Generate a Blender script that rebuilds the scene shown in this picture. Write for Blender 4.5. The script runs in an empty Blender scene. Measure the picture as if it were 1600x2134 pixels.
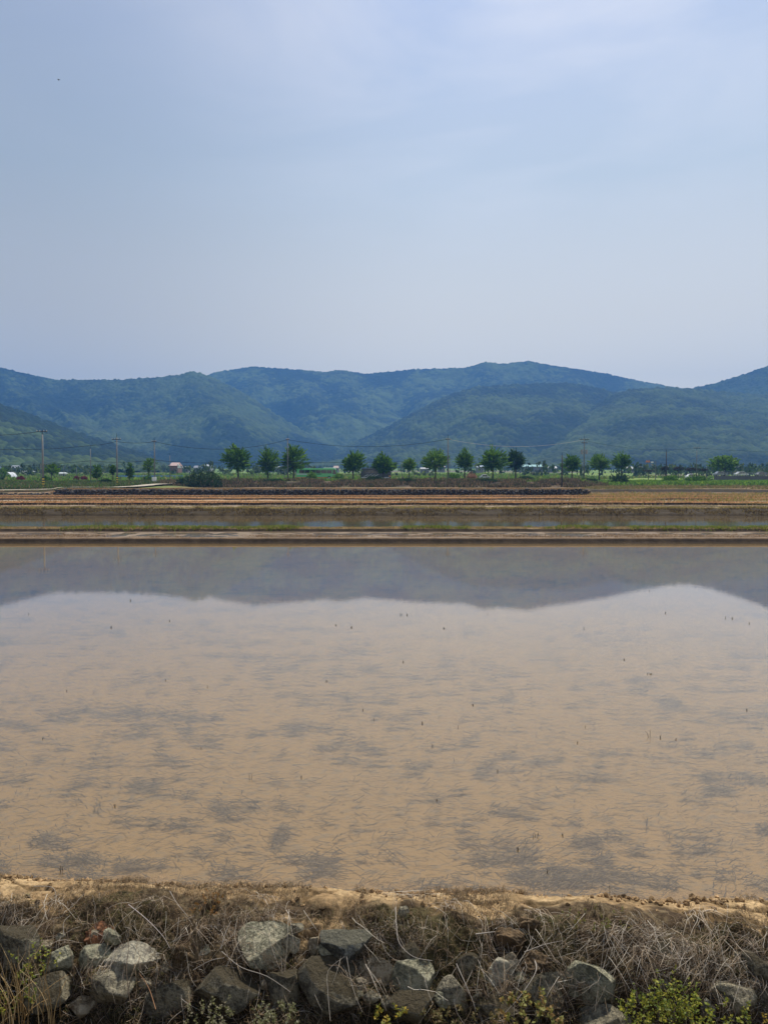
import bpy, bmesh, math, random
import numpy as np
from mathutils import Vector
random.seed(7)
C = bpy.context.scene.collection
# ---------------------------------------------------------------- camera, world, sun, exposure
F = 1480.0; CX, CY = 800.0, 1067.0; EYE = 2.6
PITCH = math.radians(2.128)
cam_d = bpy.data.cameras.new('camera'); cam = bpy.data.objects.new('camera', cam_d); C.objects.link(cam)
cam.location = (0, 0, EYE); cam.rotation_euler = (math.pi/2 - PITCH, 0, 0)
cam_d.sensor_fit = 'VERTICAL'; cam_d.sensor_height = 36.0; cam_d.lens = F/2134*36.0
cam_d.clip_start = 0.05; cam_d.clip_end = 20000
S = bpy.context.scene; S.camera = cam
SUN_EL, SUN_AZ = math.radians(60), math.radians(24)     # azimuth clockwise from the view direction (+Y)
w = bpy.data.worlds.new("World"); S.world = w; w.use_nodes = True
nt = w.node_tree; nt.nodes.clear()
def N(t, kind, **kw):
    n = t.nodes.new(kind)
    for k, v in kw.items():
        if k.startswith('i_'):
            n.inputs[k[2:].replace('_', ' ')].default_value = v
        else: setattr(n, k, v)
    return n
wo = N(nt, 'ShaderNodeOutputWorld'); bg = N(nt, 'ShaderNodeBackground')
sky = N(nt, 'ShaderNodeTexSky', sky_type='NISHITA', sun_disc=False, sun_elevation=SUN_EL,
        sun_rotation=SUN_AZ, altitude=20, air_density=1.0, dust_density=2.2, ozone_density=1.6)
# thin veil of high cloud, laid out by sky direction
geo = N(nt, 'ShaderNodeTexCoord')
mp = N(nt, 'ShaderNodeMapping'); mp.inputs['Scale'].default_value = (1.0, 1.6, 3.4); mp.inputs['Rotation'].default_value = (0, -.6, .3)
nz = N(nt, 'ShaderNodeTexNoise'); nz.inputs['Scale'].default_value = 2.3; nz.inputs['Detail'].default_value = 6; nz.inputs['Roughness'].default_value = .5
nz.inputs['Distortion'].default_value = .5
nt.links.new(geo.outputs['Generated'], mp.inputs[0]); nt.links.new(mp.outputs[0], nz.inputs['Vector'])
rp = N(nt, 'ShaderNodeValToRGB'); rp.color_ramp.elements[0].position = .44; rp.color_ramp.elements[1].position = .68
nt.links.new(nz.outputs['Fac'], rp.inputs[0])
sep = N(nt, 'ShaderNodeSeparateXYZ'); nt.links.new(geo.outputs['Generated'], sep.inputs[0])
veil = N(nt, 'ShaderNodeMapRange'); veil.inputs['From Min'].default_value = .22; veil.inputs['From Max'].default_value = .75
veil.inputs['To Min'].default_value = .0; veil.inputs['To Max'].default_value = 1.0; nt.links.new(sep.outputs['Z'], veil.inputs[0])
mul = N(nt, 'ShaderNodeMath', operation='MULTIPLY'); nt.links.new(rp.outputs[0], mul.inputs[0]); nt.links.new(veil.outputs[0], mul.inputs[1])
# hazy daylight: the clear sky is blended with pale high haze
hz = N(nt, 'ShaderNodeValToRGB')
e = hz.color_ramp.elements
SKYK = 10.0
def skc(r, g, b): return (r, g, b, 1)
e[0].position = 0.0; e[0].color = skc(1.3, 1.17, .92)
e[1].position = 1.0; e[1].color = skc(.30, .38, .60)
for p_, c_ in ((.12, (1.30, 1.17, .88)), (.22, (1.07, 1.0, .82)), (.38, (.71, .79, .84)), (.55, (.60, .70, .92))):
    q = e.new(p_); q.color = skc(*c_)
nt.links.new(sep.outputs['Z'], hz.inputs[0])
hs = N(nt, 'ShaderNodeVectorMath', operation='SCALE'); hs.inputs['Scale'].default_value = SKYK
nt.links.new(hz.outputs[0], hs.inputs[0])
m1 = N(nt, 'ShaderNodeMix', data_type='RGBA'); m1.inputs[0].default_value = .82
nt.links.new(sky.outputs[0], m1.inputs[6]); nt.links.new(hs.outputs[0], m1.inputs[7])
dt = N(nt, 'ShaderNodeVectorMath', operation='DOT_PRODUCT'); dt.inputs[1].default_value = (.13, .84, .53); nt.links.new(geo.outputs['Generated'], dt.inputs[0])
dr_ = N(nt, 'ShaderNodeMapRange'); dr_.inputs['From Min'].default_value = .90; dr_.inputs['From Max'].default_value = 1.0; dr_.inputs['To Min'].default_value = .25; dr_.inputs['To Max'].default_value = 1.3
nt.links.new(dt.outputs['Value'], dr_.inputs[0])
mul0 = mul; mul = N(nt, 'ShaderNodeMath', operation='MULTIPLY'); mul.use_clamp = True; nt.links.new(mul0.outputs[0], mul.inputs[0]); nt.links.new(dr_.outputs[0], mul.inputs[1])
m2 = N(nt, 'ShaderNodeMix', data_type='RGBA'); m2.inputs[7].default_value = (9.6, 9.6, 10.0, 1)
nt.links.new(mul.outputs[0], m2.inputs[0]); nt.links.new(m1.outputs[2], m2.inputs[6])
az = N(nt, 'ShaderNodeMapRange', interpolation_type='SMOOTHSTEP'); az.inputs['From Min'].default_value = -.50; az.inputs['From Max'].default_value = .12
az.inputs['To Min'].default_value = .66; az.inputs['To Max'].default_value = 1.0; nt.links.new(sep.outputs['X'], az.inputs[0])
sc2 = N(nt, 'ShaderNodeVectorMath', operation='SCALE'); nt.links.new(m2.outputs[2], sc2.inputs[0]); nt.links.new(az.outputs[0], sc2.inputs['Scale'])
nt.links.new(sc2.outputs[0], bg.inputs[0]); bg.inputs[1].default_value = 0.086
nt.links.new(bg.outputs[0], wo.inputs[0])
sd = bpy.data.lights.new('sun', 'SUN'); sd.energy = 5.0; sd.angle = math.radians(.6); sd.color = (1, .95, .86)
so = bpy.data.objects.new('sun', sd); C.objects.link(so)
sdir = Vector((math.sin(SUN_AZ)*math.cos(SUN_EL), math.cos(SUN_AZ)*math.cos(SUN_EL), math.sin(SUN_EL)))
so.rotation_euler = sdir.to_track_quat('Z', 'Y').to_euler()
S.view_settings.view_transform = 'Standard'; S.view_settings.look = 'None'
S.view_settings.exposure = 0.25; S.view_settings.gamma = 1
S.view_settings.use_curve_mapping = False
S.render.engine = 'CYCLES'
cy = S.cycles; cy.use_denoising = True; cy.max_bounces = 6; cy.diffuse_bounces = 2; cy.glossy_bounces = 3
cy.transmission_bounces = 4; cy.volume_bounces = 1; cy.transparent_max_bounces = 10
cy.caustics_reflective = False; cy.caustics_refractive = False; cy.sample_clamp_indirect = 4

# ---------------------------------------------------------------- helpers
cp, sp = math.cos(PITCH), math.sin(PITCH)
def ray(px, py):
    a = (px-CX)/F; b = -(py-CY)/F
    return Vector((a, cp + b*sp, -sp + b*cp))
def at_z(px, py, z):
    d = ray(px, py); t = (z-EYE)/d.z; return Vector((d.x*t, d.y*t, z))
def at_y(px, py, Y):
    d = ray(px, py); t = Y/d.y; return Vector((d.x*t, Y, EYE+d.z*t))
def ppm(Y): return F/Y     # photo pixels per metre at depth Y
def hash2(i, j, s=0):
    h = (i.astype(np.int64)*374761393 + j.astype(np.int64)*668265263 + s*2147483647) & 0xFFFFFFFF
    h = ((h ^ (h >> 13))*1274126177) & 0xFFFFFFFF
    h = ((h ^ (h >> 15))*2246822519) & 0xFFFFFFFF
    return ((h ^ (h >> 16)) & 0xFFFFFF)/float(0xFFFFFF)
def vnoise(x, y, s=0):
    x = np.asarray(x, float); y = np.asarray(y, float)
    xi = np.floor(x); yi = np.floor(y); fx = x-xi; fy = y-yi
    fx = fx*fx*(3-2*fx); fy = fy*fy*(3-2*fy)
    a = hash2(xi, yi, s); b = hash2(xi+1, yi, s); c = hash2(xi, yi+1, s); d = hash2(xi+1, yi+1, s)
    return a*(1-fx)*(1-fy)+b*fx*(1-fy)+c*(1-fx)*fy+d*fx*fy
def fbm(x, y, s=0, o=4, g=.5):
    t = 0; a = 1; n = 0
    for k in range(o):
        t = t + a*vnoise(np.asarray(x)*2**k+17.3*k, np.asarray(y)*2**k-9.1*k, s+k); n += a; a *= g
    return t/n
def voro(x, y, s=0):
    xi = np.floor(x); yi = np.floor(y); best = np.full(x.shape, 9.); cid = np.zeros(x.shape)
    for a in (-1, 0, 1):
        for b in (-1, 0, 1):
            cx = xi+a; cyy = yi+b
            dx = cx+.15+.7*hash2(cx, cyy, s)-x; dy = cyy+.15+.7*hash2(cx, cyy, s+5)-y
            d = dx*dx+dy*dy; r = hash2(cx, cyy, s+11)
            m = d < best; best = np.where(m, d, best); cid = np.where(m, r, cid)
    return np.sqrt(best), cid
def sstep(a, b, x):
    t = np.clip((np.asarray(x, float)-a)/(b-a), 0, 1); return t*t*(3-2*t)
def tag(o, label=None, cat=None, group=None, kind=None):
    if label: o['label'] = label
    if cat: o['category'] = cat
    if group: o['group'] = group
    if kind: o['kind'] = kind
    return o
def empty(name, loc, label=None, cat=None, group=None, rz=0):
    o = bpy.data.objects.new(name, None); C.objects.link(o); o.location = loc; o.rotation_euler.z = rz
    o.empty_display_size = .3
    return tag(o, label, cat, group)
def big(name, V, Fc, mat, parent=None, col=None, smooth=True):
    V = np.asarray(V, np.float32); Fc = np.asarray(Fc, np.int32); k = Fc.shape[1]
    me = bpy.data.meshes.new(name)
    me.vertices.add(len(V)); me.vertices.foreach_set('co', V.ravel())
    me.loops.add(Fc.size); me.loops.foreach_set('vertex_index', Fc.ravel())
    me.polygons.add(len(Fc)); me.polygons.foreach_set('loop_start', np.arange(0, Fc.size, k, dtype=np.int32))
    me.polygons.foreach_set('loop_total', np.full(len(Fc), k, np.int32))
    me.polygons.foreach_set('use_smooth', np.full(len(Fc), smooth, bool))
    me.update(calc_edges=True)
    if col is not None:
        a = me.color_attributes.new('Col', 'FLOAT_COLOR', 'POINT')
        cc = np.ones((len(V), 4), np.float32); cc[:, :3] = col; a.data.foreach_set('color', cc.ravel())
    me.materials.append(mat)
    o = bpy.data.objects.new(name, me); C.objects.link(o)
    if parent: o.parent = parent
    return o
def gridfaces(nr, nc):
    i = np.arange(nr*nc).reshape(nr, nc)
    return np.stack([i[:-1, :-1], i[:-1, 1:], i[1:, 1:], i[1:, :-1]], -1).reshape(-1, 4)
class MB:
    def __init__(s): s.v = []; s.f = []
    def box(s, x0, x1, y0, y1, z0, z1):
        b = len(s.v); s.v += [(x, y, z) for x in (x0, x1) for y in (y0, y1) for z in (z0, z1)]
        s.f += [tuple(b+i for i in q) for q in ((0, 1, 3, 2), (4, 6, 7, 5), (0, 4, 5, 1), (2, 3, 7, 6), (0, 2, 6, 4), (1, 5, 7, 3))]; return s
    def tube(s, pts, rad, n=6, cap=True):
        pts = [Vector(p) for p in pts]
        if not hasattr(rad, '__len__'): rad = [rad]*len(pts)
        b = len(s.v)
        for i, p in enumerate(pts):
            t = (pts[min(i+1, len(pts)-1)]-pts[max(i-1, 0)]).normalized()
            u = t.cross(Vector((0, 0, 1))) if abs(t.z) < .9 else t.cross(Vector((1, 0, 0)))
            u.normalize(); v = t.cross(u)
            for k in range(n):
                a = 2*math.pi*k/n; s.v.append(tuple(p+(u*math.cos(a)+v*math.sin(a))*rad[i]))
        for i in range(len(pts)-1):
            for k in range(n):
                s.f.append((b+i*n+k, b+i*n+(k+1) % n, b+(i+1)*n+(k+1) % n, b+(i+1)*n+k))
        if cap:
            s.f.append(tuple(b+k for k in range(n))[::-1]); s.f.append(tuple(b+(len(pts)-1)*n+k for k in range(n)))
        return s
    def prism(s, prof, y0, y1):      # outline in x,z extruded along y
        b = len(s.v); n = len(prof)
        s.v += [(x, y0, z) for x, z in prof]+[(x, y1, z) for x, z in prof]
        s.f += [tuple(b+i for i in range(n)), tuple(b+n+i for i in range(n))[::-1]]
        s.f += [(b+i, b+n+i, b+n+(i+1) % n, b+(i+1) % n) for i in range(n)]; return s
    def build(s, name, mat, parent=None, bevel=0, smooth=False):
        me = bpy.data.meshes.new(name); me.from_pydata(s.v, [], s.f); me.update()
        if smooth:
            for p in me.polygons: p.use_smooth = True
        me.materials.append(mat); o = bpy.data.objects.new(name, me); C.objects.link(o)
        if parent: o.parent = parent
        if bevel:
            m = o.modifiers.new('bevel', 'BEVEL'); m.width = bevel; m.segments = 2; m.limit_method = 'ANGLE'
        return o

def material(name, col=(.5, .5, .5), rough=.8, noise=None, col2=None, bump=0, attr=False, metal=0, spec=.5, transl=0, bscale=None, detail=6):
    m = bpy.data.materials.new(name); m.use_nodes = True; t = m.node_tree; t.nodes.clear()
    out = N(t, 'ShaderNodeOutputMaterial'); b = N(t, 'ShaderNodeBsdfPrincipled')
    b.inputs['Roughness'].default_value = rough; b.inputs['Metallic'].default_value = metal
    b.inputs['Specular IOR Level'].default_value = spec
    b.inputs['Base Color'].default_value = (*col, 1)
    src = None; tc = N(t, 'ShaderNodeTexCoord'); nn = None
    if attr:
        a = N(t, 'ShaderNodeAttribute', attribute_name='Col'); src = a.outputs[0]
    if noise:
        nn = N(t, 'ShaderNodeTexNoise'); nn.inputs['Scale'].default_value = noise; nn.inputs['Detail'].default_value = detail
        nn.inputs['Roughness'].default_value = .65
        t.links.new(tc.outputs['Object'], nn.inputs['Vector'])
        mr = N(t, 'ShaderNodeMapRange'); mr.inputs['From Min'].default_value = .32; mr.inputs['From Max'].default_value = .68
        t.links.new(nn.outputs['Fac'], mr.inputs[0])
        if attr:
            mr.inputs['To Min'].default_value = .55; mr.inputs['To Max'].default_value = 1.4
            vm = N(t, 'ShaderNodeVectorMath', operation='SCALE'); t.links.new(src, vm.inputs[0]); t.links.new(mr.outputs[0], vm.inputs['Scale'])
            src = vm.outputs[0]
        else:
            mx = N(t, 'ShaderNodeMix', data_type='RGBA'); mx.inputs[6].default_value = (*col, 1)
            mx.inputs[7].default_value = (*(col2 or tuple(c*.55 for c in col)), 1)
            t.links.new(mr.outputs[0], mx.inputs[0]); src = mx.outputs[2]
    if src: t.links.new(src, b.inputs['Base Color'])
    if bump:
        bn = N(t, 'ShaderNodeTexNoise'); bn.inputs['Scale'].default_value = bscale or (noise or 5)*2; bn.inputs['Detail'].default_value = 8
        bn.inputs['Roughness'].default_value = .7
        t.links.new(tc.outputs['Object'], bn.inputs['Vector'])
        bp = N(t, 'ShaderNodeBump'); bp.inputs['Strength'].default_value = 1; bp.inputs['Distance'].default_value = bump
        t.links.new(bn.outputs['Fac'], bp.inputs['Height']); t.links.new(bp.outputs[0], b.inputs['Normal'])
    if transl:
        tr = N(t, 'ShaderNodeBsdfTranslucent'); mx2 = N(t, 'ShaderNodeMixShader'); mx2.inputs[0].default_value = transl
        if src: t.links.new(src, tr.inputs[0])
        else: tr.inputs[0].default_value = (*col, 1)
        t.links.new(b.outputs[0], mx2.inputs[1]); t.links.new(tr.outputs[0], mx2.inputs[2]); t.links.new(mx2.outputs[0], out.inputs[0])
    else: t.links.new(b.outputs[0], out.inputs[0])
    return m

def water_mat(name, ior=1.33, turb=.0, tcol=(.3, .2, .12), bump=.01, scale=(1, 3, 1), rough=.015, gain=1.0, cap=1.0):
    m = bpy.data.materials.new(name); m.use_nodes = True; t = m.node_tree; t.nodes.clear()
    out = N(t, 'ShaderNodeOutputMaterial'); gl = N(t, 'ShaderNodeBsdfGlossy'); gl.inputs['Roughness'].default_value = rough
    gl.inputs['Color'].default_value = (1, .96, .91, 1)
    tr = N(t, 'ShaderNodeBsdfTransparent'); tr.inputs[0].default_value = (.95, .9, .8, 1)
    df = N(t, 'ShaderNodeBsdfDiffuse'); df.inputs[0].default_value = (*tcol, 1)
    m0 = N(t, 'ShaderNodeMixShader'); m0.inputs[0].default_value = turb
    t.links.new(tr.outputs[0], m0.inputs[1]); t.links.new(df.outputs[0], m0.inputs[2])
    fr = N(t, 'ShaderNodeFresnel'); fr.inputs[0].default_value = ior
    tc = N(t, 'ShaderNodeTexCoord'); mp = N(t, 'ShaderNodeMapping'); mp.inputs['Scale'].default_value = scale
    t.links.new(tc.outputs['Object'], mp.inputs[0])
    n1 = N(t, 'ShaderNodeTexNoise'); n1.inputs['Scale'].default_value = 1.6; n1.inputs['Detail'].default_value = 5; n1.inputs['Roughness'].default_value = .6
    t.links.new(mp.outputs[0], n1.inputs['Vector'])
    bp = N(t, 'ShaderNodeBump'); bp.inputs['Strength'].default_value = 1; bp.inputs['Distance'].default_value = bump
    t.links.new(n1.outputs['Fac'], bp.inputs['Height'])
    t.links.new(bp.outputs[0], gl.inputs['Normal']); t.links.new(bp.outputs[0], fr.inputs['Normal'])
    gn = N(t, 'ShaderNodeMath', operation='MULTIPLY'); gn.use_clamp = True; gn.inputs[1].default_value = gain; t.links.new(fr.outputs[0], gn.inputs[0])
    mn = N(t, 'ShaderNodeMath', operation='MINIMUM'); mn.inputs[1].default_value = cap; t.links.new(gn.outputs[0], mn.inputs[0])
    m1 = N(t, 'ShaderNodeMixShader'); t.links.new(mn.outputs[0], m1.inputs[0])
    t.links.new(m0.outputs[0], m1.inputs[1]); t.links.new(gl.outputs[0], m1.inputs[2]); t.links.new(m1.outputs[0], out.inputs[0])
    return m

# ---------------------------------------------------------------- terrain beyond the flooded paddy
FAR0 = 32.35
def prof(Y, pts):
    return np.interp(Y, [p[0] for p in pts], [p[1] for p in pts])
TAIL = [(200, 4.05), (260, 5.4), (350, 8.2), (600, 14), (900, 24), (1500, 40), (4200, 40)]
PC = [(107.5, 1.05), (108.6, 1.06), (109.3, 2.02), (110, 2.08), (145, 2.15), (149, 2.3), (156, 3.4), (160, 3.72), (175, 3.9)]+TAIL
PL = [(107.5, 1.05), (109, 1.15), (112, 1.5), (118, 1.8), (150, 2.9), (175, 3.5)]+TAIL
PR = [(107.5, 1.05), (115, 1.2), (124, 1.42), (125.4, 2.0), (158, 2.45), (160, 2.98), (175, 3.5)]+TAIL
PN = [(31.2, -.12), (31.9, -.1), (32.2, .0), (32.35, .16), (32.5, .215), (32.9, .2), (33.4, .185), (36.6, .185), (37.0, .2), (37.15, .33), (37.5, .36),
      (38.1, .34), (38.6, .25), (39.2, .1), (52.4, .1), (53.5, .26), (53.8, .48), (55.2, .64), (57.6, .82), (58.6, .80), (66.0, .80), (66.15, 1.0), (67.5, 1.02), (80, .94), (83.4, .94), (83.6, 1.16), (85, 1.16), (97, 1.04), (98, 1.04), (98.2, 1.2), (100, 1.16), (107.5, 1.05)]
def warp(x, Y):
    return 2*(fbm(x*.045, 0*x, 201)-.5)*1.6*sstep(60, 65, Y)*(1-sstep(101, 107, Y))+2*(fbm(x*.16, 0*x, 203)-.5)*.5*sstep(53.2, 54.5, Y)*(1-sstep(60, 64, Y))+2*(fbm(x*.3, 0*x, 205)-.5)*.14*sstep(36.2, 36.8, Y)*(1-sstep(38.9, 39.6, Y))
def wL(x, Y): px = 800+F*x/np.maximum(Y, 1); return 1-sstep(100, 135, px)*(1-sstep(112, 150, Y))-sstep(300, 450, px)*sstep(112, 150, Y)
def wR(x, Y): px = 800+F*x/np.maximum(Y, 1); return sstep(1215, 1235+.5*(Y-108)*0, px)
def G(x, Y, fine=True, unwarp=True):
    x = np.asarray(x, float); Y = np.asarray(Y, float)
    if unwarp: Y = Y-warp(x, Y)
    a = np.clip(wL(x, Y), 0, 1); b = wR(x, Y)
    z = np.where(Y < 107.5, prof(Y, PN), prof(Y, PC)*(1-a)*(1-b)+prof(Y, PL)*a+prof(Y, PR)*b)
    if fine:
        bankn = np.exp(-((Y-55.8)/1.8)**2)
        z = z+bankn*.34*(fbm(x*1.3, Y*1.3, 3)-.5)
        fld = sstep(55, 57, Y)
        z = z+fld*.1*(fbm(x*.5, Y*.5, 9)-.5)
        z = z+.07*sstep(36.95, 37.2, Y)*(1-sstep(38.3, 38.9, Y))*(fbm(x*2.2, Y*2, 14)-.5)
        z = z+.03*sstep(32.6, 33.2, Y)*(1-sstep(36.4, 36.8, Y))*(fbm(x*1.4, Y*1.4, 21)-.5)
        z = z+sstep(110, 130, Y)*.25*(fbm(x*.12, Y*.12, 30)-.5)+sstep(300, 500, Y)*2*(fbm(x*.01, Y*.01, 33)-.5)
    return z
def gz(x, Y): return float(G(np.array([x]), np.array([Y]))[0])
ybr = [31.2, 31.9, 32.2, 32.3, 32.35, 32.42, 32.5, 32.7, 32.9, 33.4]+list(np.linspace(33.7, 36.6, 9))+[36.8, 37.0, 37.08, 37.15, 37.3, 37.5, 37.8, 38.1, 38.35, 38.6, 38.9, 39.2, 41, 46, 52.2, 52.7]
ybr += list(np.linspace(53, 59, 40))+list(np.linspace(59.4, 107.5, 90))+[66.0, 66.05, 66.1, 66.15, 83.4, 83.5, 83.6, 98, 98.1, 98.2]+list(np.linspace(108.3, 111, 9))+list(np.linspace(112, 122, 8))+list(np.linspace(123, 126.5, 9))+list(np.linspace(128, 162, 40))+list(np.linspace(164, 200, 14))
ybr += [210, 225, 245, 270, 300, 330, 370, 420, 480, 550, 650, 800, 1000, 1400, 2000, 2900]
ybr = np.array(sorted(set(np.round(ybr, 3)))); uu = np.linspace(-1.15, 1.15, 620)
YY = np.repeat(ybr[:, None], len(uu), 1); XX = uu[None, :]*(YY+0.0)
ZZ = G(XX, YY, unwarp=False)
PX = 800+F*XX/YY
def mixc(a, b, t): t = np.asarray(t)[..., None]; return a*(1-t)+np.array(b)*t
n1 = fbm(XX*.6, YY*.35, 40); n2 = fbm(XX*3, YY*1.2, 44); n3 = fbm(XX*.08, YY*.25, 47)
col = np.zeros(XX.shape+(3,))+np.array((.13, .085, .05))
# wet strip, cut faces with their shade painted in, dry grass
wet = sstep(32.4, 32.8, YY)*(1-sstep(36.6, 37, YY)); col = mixc(col, (.20, .155, .11), wet*(.5+.5*n2))
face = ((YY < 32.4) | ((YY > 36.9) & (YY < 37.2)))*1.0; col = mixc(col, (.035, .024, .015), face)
col = mixc(col, (.24, .17, .07), sstep(37.2, 37.4, YY)*(1-sstep(38.2, 38.7, YY))*sstep(.3, .6, n2))
bk = sstep(53, 53.6, YY)*(1-sstep(57.6, 59, YY)); col = mixc(col, (.04, .028, .014), bk*(1-sstep(56.6, 57.6, YY)))  # shade of the bank face painted in as darker soil
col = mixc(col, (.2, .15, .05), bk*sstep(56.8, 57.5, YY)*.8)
fld = sstep(57.7, 59, YY)*(1-sstep(107, 108, YY))
fc = mixc(np.zeros(XX.shape+(3,))+np.array((.20, .13, .075)), (.34, .29, .22), sstep(.45, .7, n2)*(1-sstep(62, 64, YY)*.6))
fc = mixc(fc, (.16, .135, .06), sstep(.5, .65, n1)*.6); fc = mixc(fc, (.33, .18, .075), sstep(.42, .6, n3)*sstep(63, 66, YY))
for yr in (66.0, 83.4, 98.0):
    fc = mixc(fc, (.38, .19, .08), sstep(yr+.1, yr+.3, YY)*(1-sstep(yr+3, yr+6, YY))*.85); fc = mixc(fc, (.42, .36, .28), sstep(yr-5, yr-3, YY)*(1-sstep(yr-1.2, yr-.4, YY))*.55*(yr > 70)); fc = mixc(fc, (.02, .013, .008), sstep(yr-1.5, yr-.6, YY)*(1-sstep(yr+.12, yr+.22, YY)))  # last mix paints the ridge shadow as a near-black strip before each step
gr = sstep(1180, 1300, PX)*sstep(.45, .6, fbm(XX*.1, YY*.12, 55)); fc = mixc(fc, (.17, .17, .035), gr*.25)
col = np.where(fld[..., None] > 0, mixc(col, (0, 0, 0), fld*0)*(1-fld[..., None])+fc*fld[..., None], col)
up = sstep(108, 110, YY)
uc = np.zeros(XX.shape+(3,))+np.array((.20, .13, .07))
uc = mixc(uc, (.12, .10, .045), sstep(.45, .6, n1))
green = np.clip(np.clip(wL(XX, YY), 0, 1)*sstep(120, 124, YY)+sstep(157, 162, YY)+wR(XX, YY)*sstep(161, 164, YY), 0, 1)
uc = mixc(uc, (.035, .025, .012), sstep(146, 149, YY)*(1-sstep(157, 161, YY))*(1-wR(XX, YY))*(.35+.65*sstep(.4, .6, fbm(XX*.13, YY*.3, 58))))
gcol = mixc(np.zeros(XX.shape+(3,))+np.array((.08, .14, .022)), (.14, .20, .03), sstep(.4, .65, fbm(XX*.06, YY*.03, 60)))
gcol = mixc(gcol, (.14, .11, .065), sstep(.55, .68, fbm(XX*.02, YY*.012, 66))*sstep(230, 280, YY))
uc = uc*(1-green[..., None])+gcol*green[..., None]
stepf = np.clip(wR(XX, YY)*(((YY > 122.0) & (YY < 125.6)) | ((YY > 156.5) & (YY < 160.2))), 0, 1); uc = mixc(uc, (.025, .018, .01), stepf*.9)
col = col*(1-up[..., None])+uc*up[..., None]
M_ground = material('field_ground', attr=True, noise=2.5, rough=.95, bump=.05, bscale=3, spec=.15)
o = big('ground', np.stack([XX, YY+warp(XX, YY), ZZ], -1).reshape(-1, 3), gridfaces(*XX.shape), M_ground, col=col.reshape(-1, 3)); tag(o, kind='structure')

# water sheets
def sheet(name, x0, x1, y0, y1, z, mat):
    o = MB(); o.v = [(x0, y0, z), (x1, y0, z), (x1, y1, z), (x0, y1, z)]; o.f = [(0, 1, 2, 3)]
    o = o.build(name, mat); tag(o, kind='structure'); return o
M_water = water_mat('paddy_water', ior=1.36, turb=.2, tcol=(.27, .188, .088), bump=.00025, scale=(1.6, 6, 1), rough=.004, gain=1.5, cap=.66)
M_pond = water_mat('pond_water', ior=1.45, turb=.6, tcol=(.17, .135, .08), bump=.003, scale=(1, 1.6, 1))
M_puddle = water_mat('puddle_water', ior=1.4, turb=.35, tcol=(.12, .09, .06), bump=.02, scale=(2, 3, 1))
def wedge(name, y0, y1, z, mat, k=1.1):
    m = MB(); m.v = [(-y1*k, y0, z), (y1*k, y0, z), (y1*k, y1, z), (-y1*k, y1, z)]; m.f = [(0, 1, 2, 3)]
    return tag(m.build(name, mat), kind='structure')
wedge('water', 4.2, 32.3, 0.0, M_water)
wedge('pond', 38.2, 53.6, .28, M_pond)
wedge('shallow_water', 32.6, 36.95, .186, M_puddle)

# mud bed
def cluster_mask(x, y):
    return .56*fbm(x*3.6+1.2*fbm(x*3, y*3, 128), y*9.5, 120, 2)+.22*fbm(x*.8, y*1.6, 124, 2)+.22*fbm(x*10, y*26, 126, 2)
M_bed = material('mud_bed', attr=True, rough=.9)
yb = 4.15*(32.2/4.15)**np.linspace(0, 1, 640); ub = np.linspace(-.82, .82, 760)
YB = np.repeat(yb[:, None], len(ub), 1); XB = ub[None, :]*(YB*.85+3.5)
mb_ = sstep(.565, .68, cluster_mask(XB, YB)); lowf = fbm(XB*.35, YB*.5, 60); fin = fbm(XB*14, YB*26, 63, 3)
cb_ = mixc(np.zeros(XB.shape+(3,))+np.array((.315, .208, .088)), (.265, .18, .082), lowf); cb_ = mixc(cb_, (.19, .155, .11), sstep(.55, .75, fin)*.7)
cb_ = mixc(cb_, (.125, .118, .11), mb_*.58)
tag(big('paddy_mud', np.stack([XB, YB, np.full(XB.shape, -.055)+.012*(fin-.5)], -1).reshape(-1, 3), gridfaces(*XB.shape), M_bed, col=cb_.reshape(-1, 3)), kind='structure')

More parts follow.
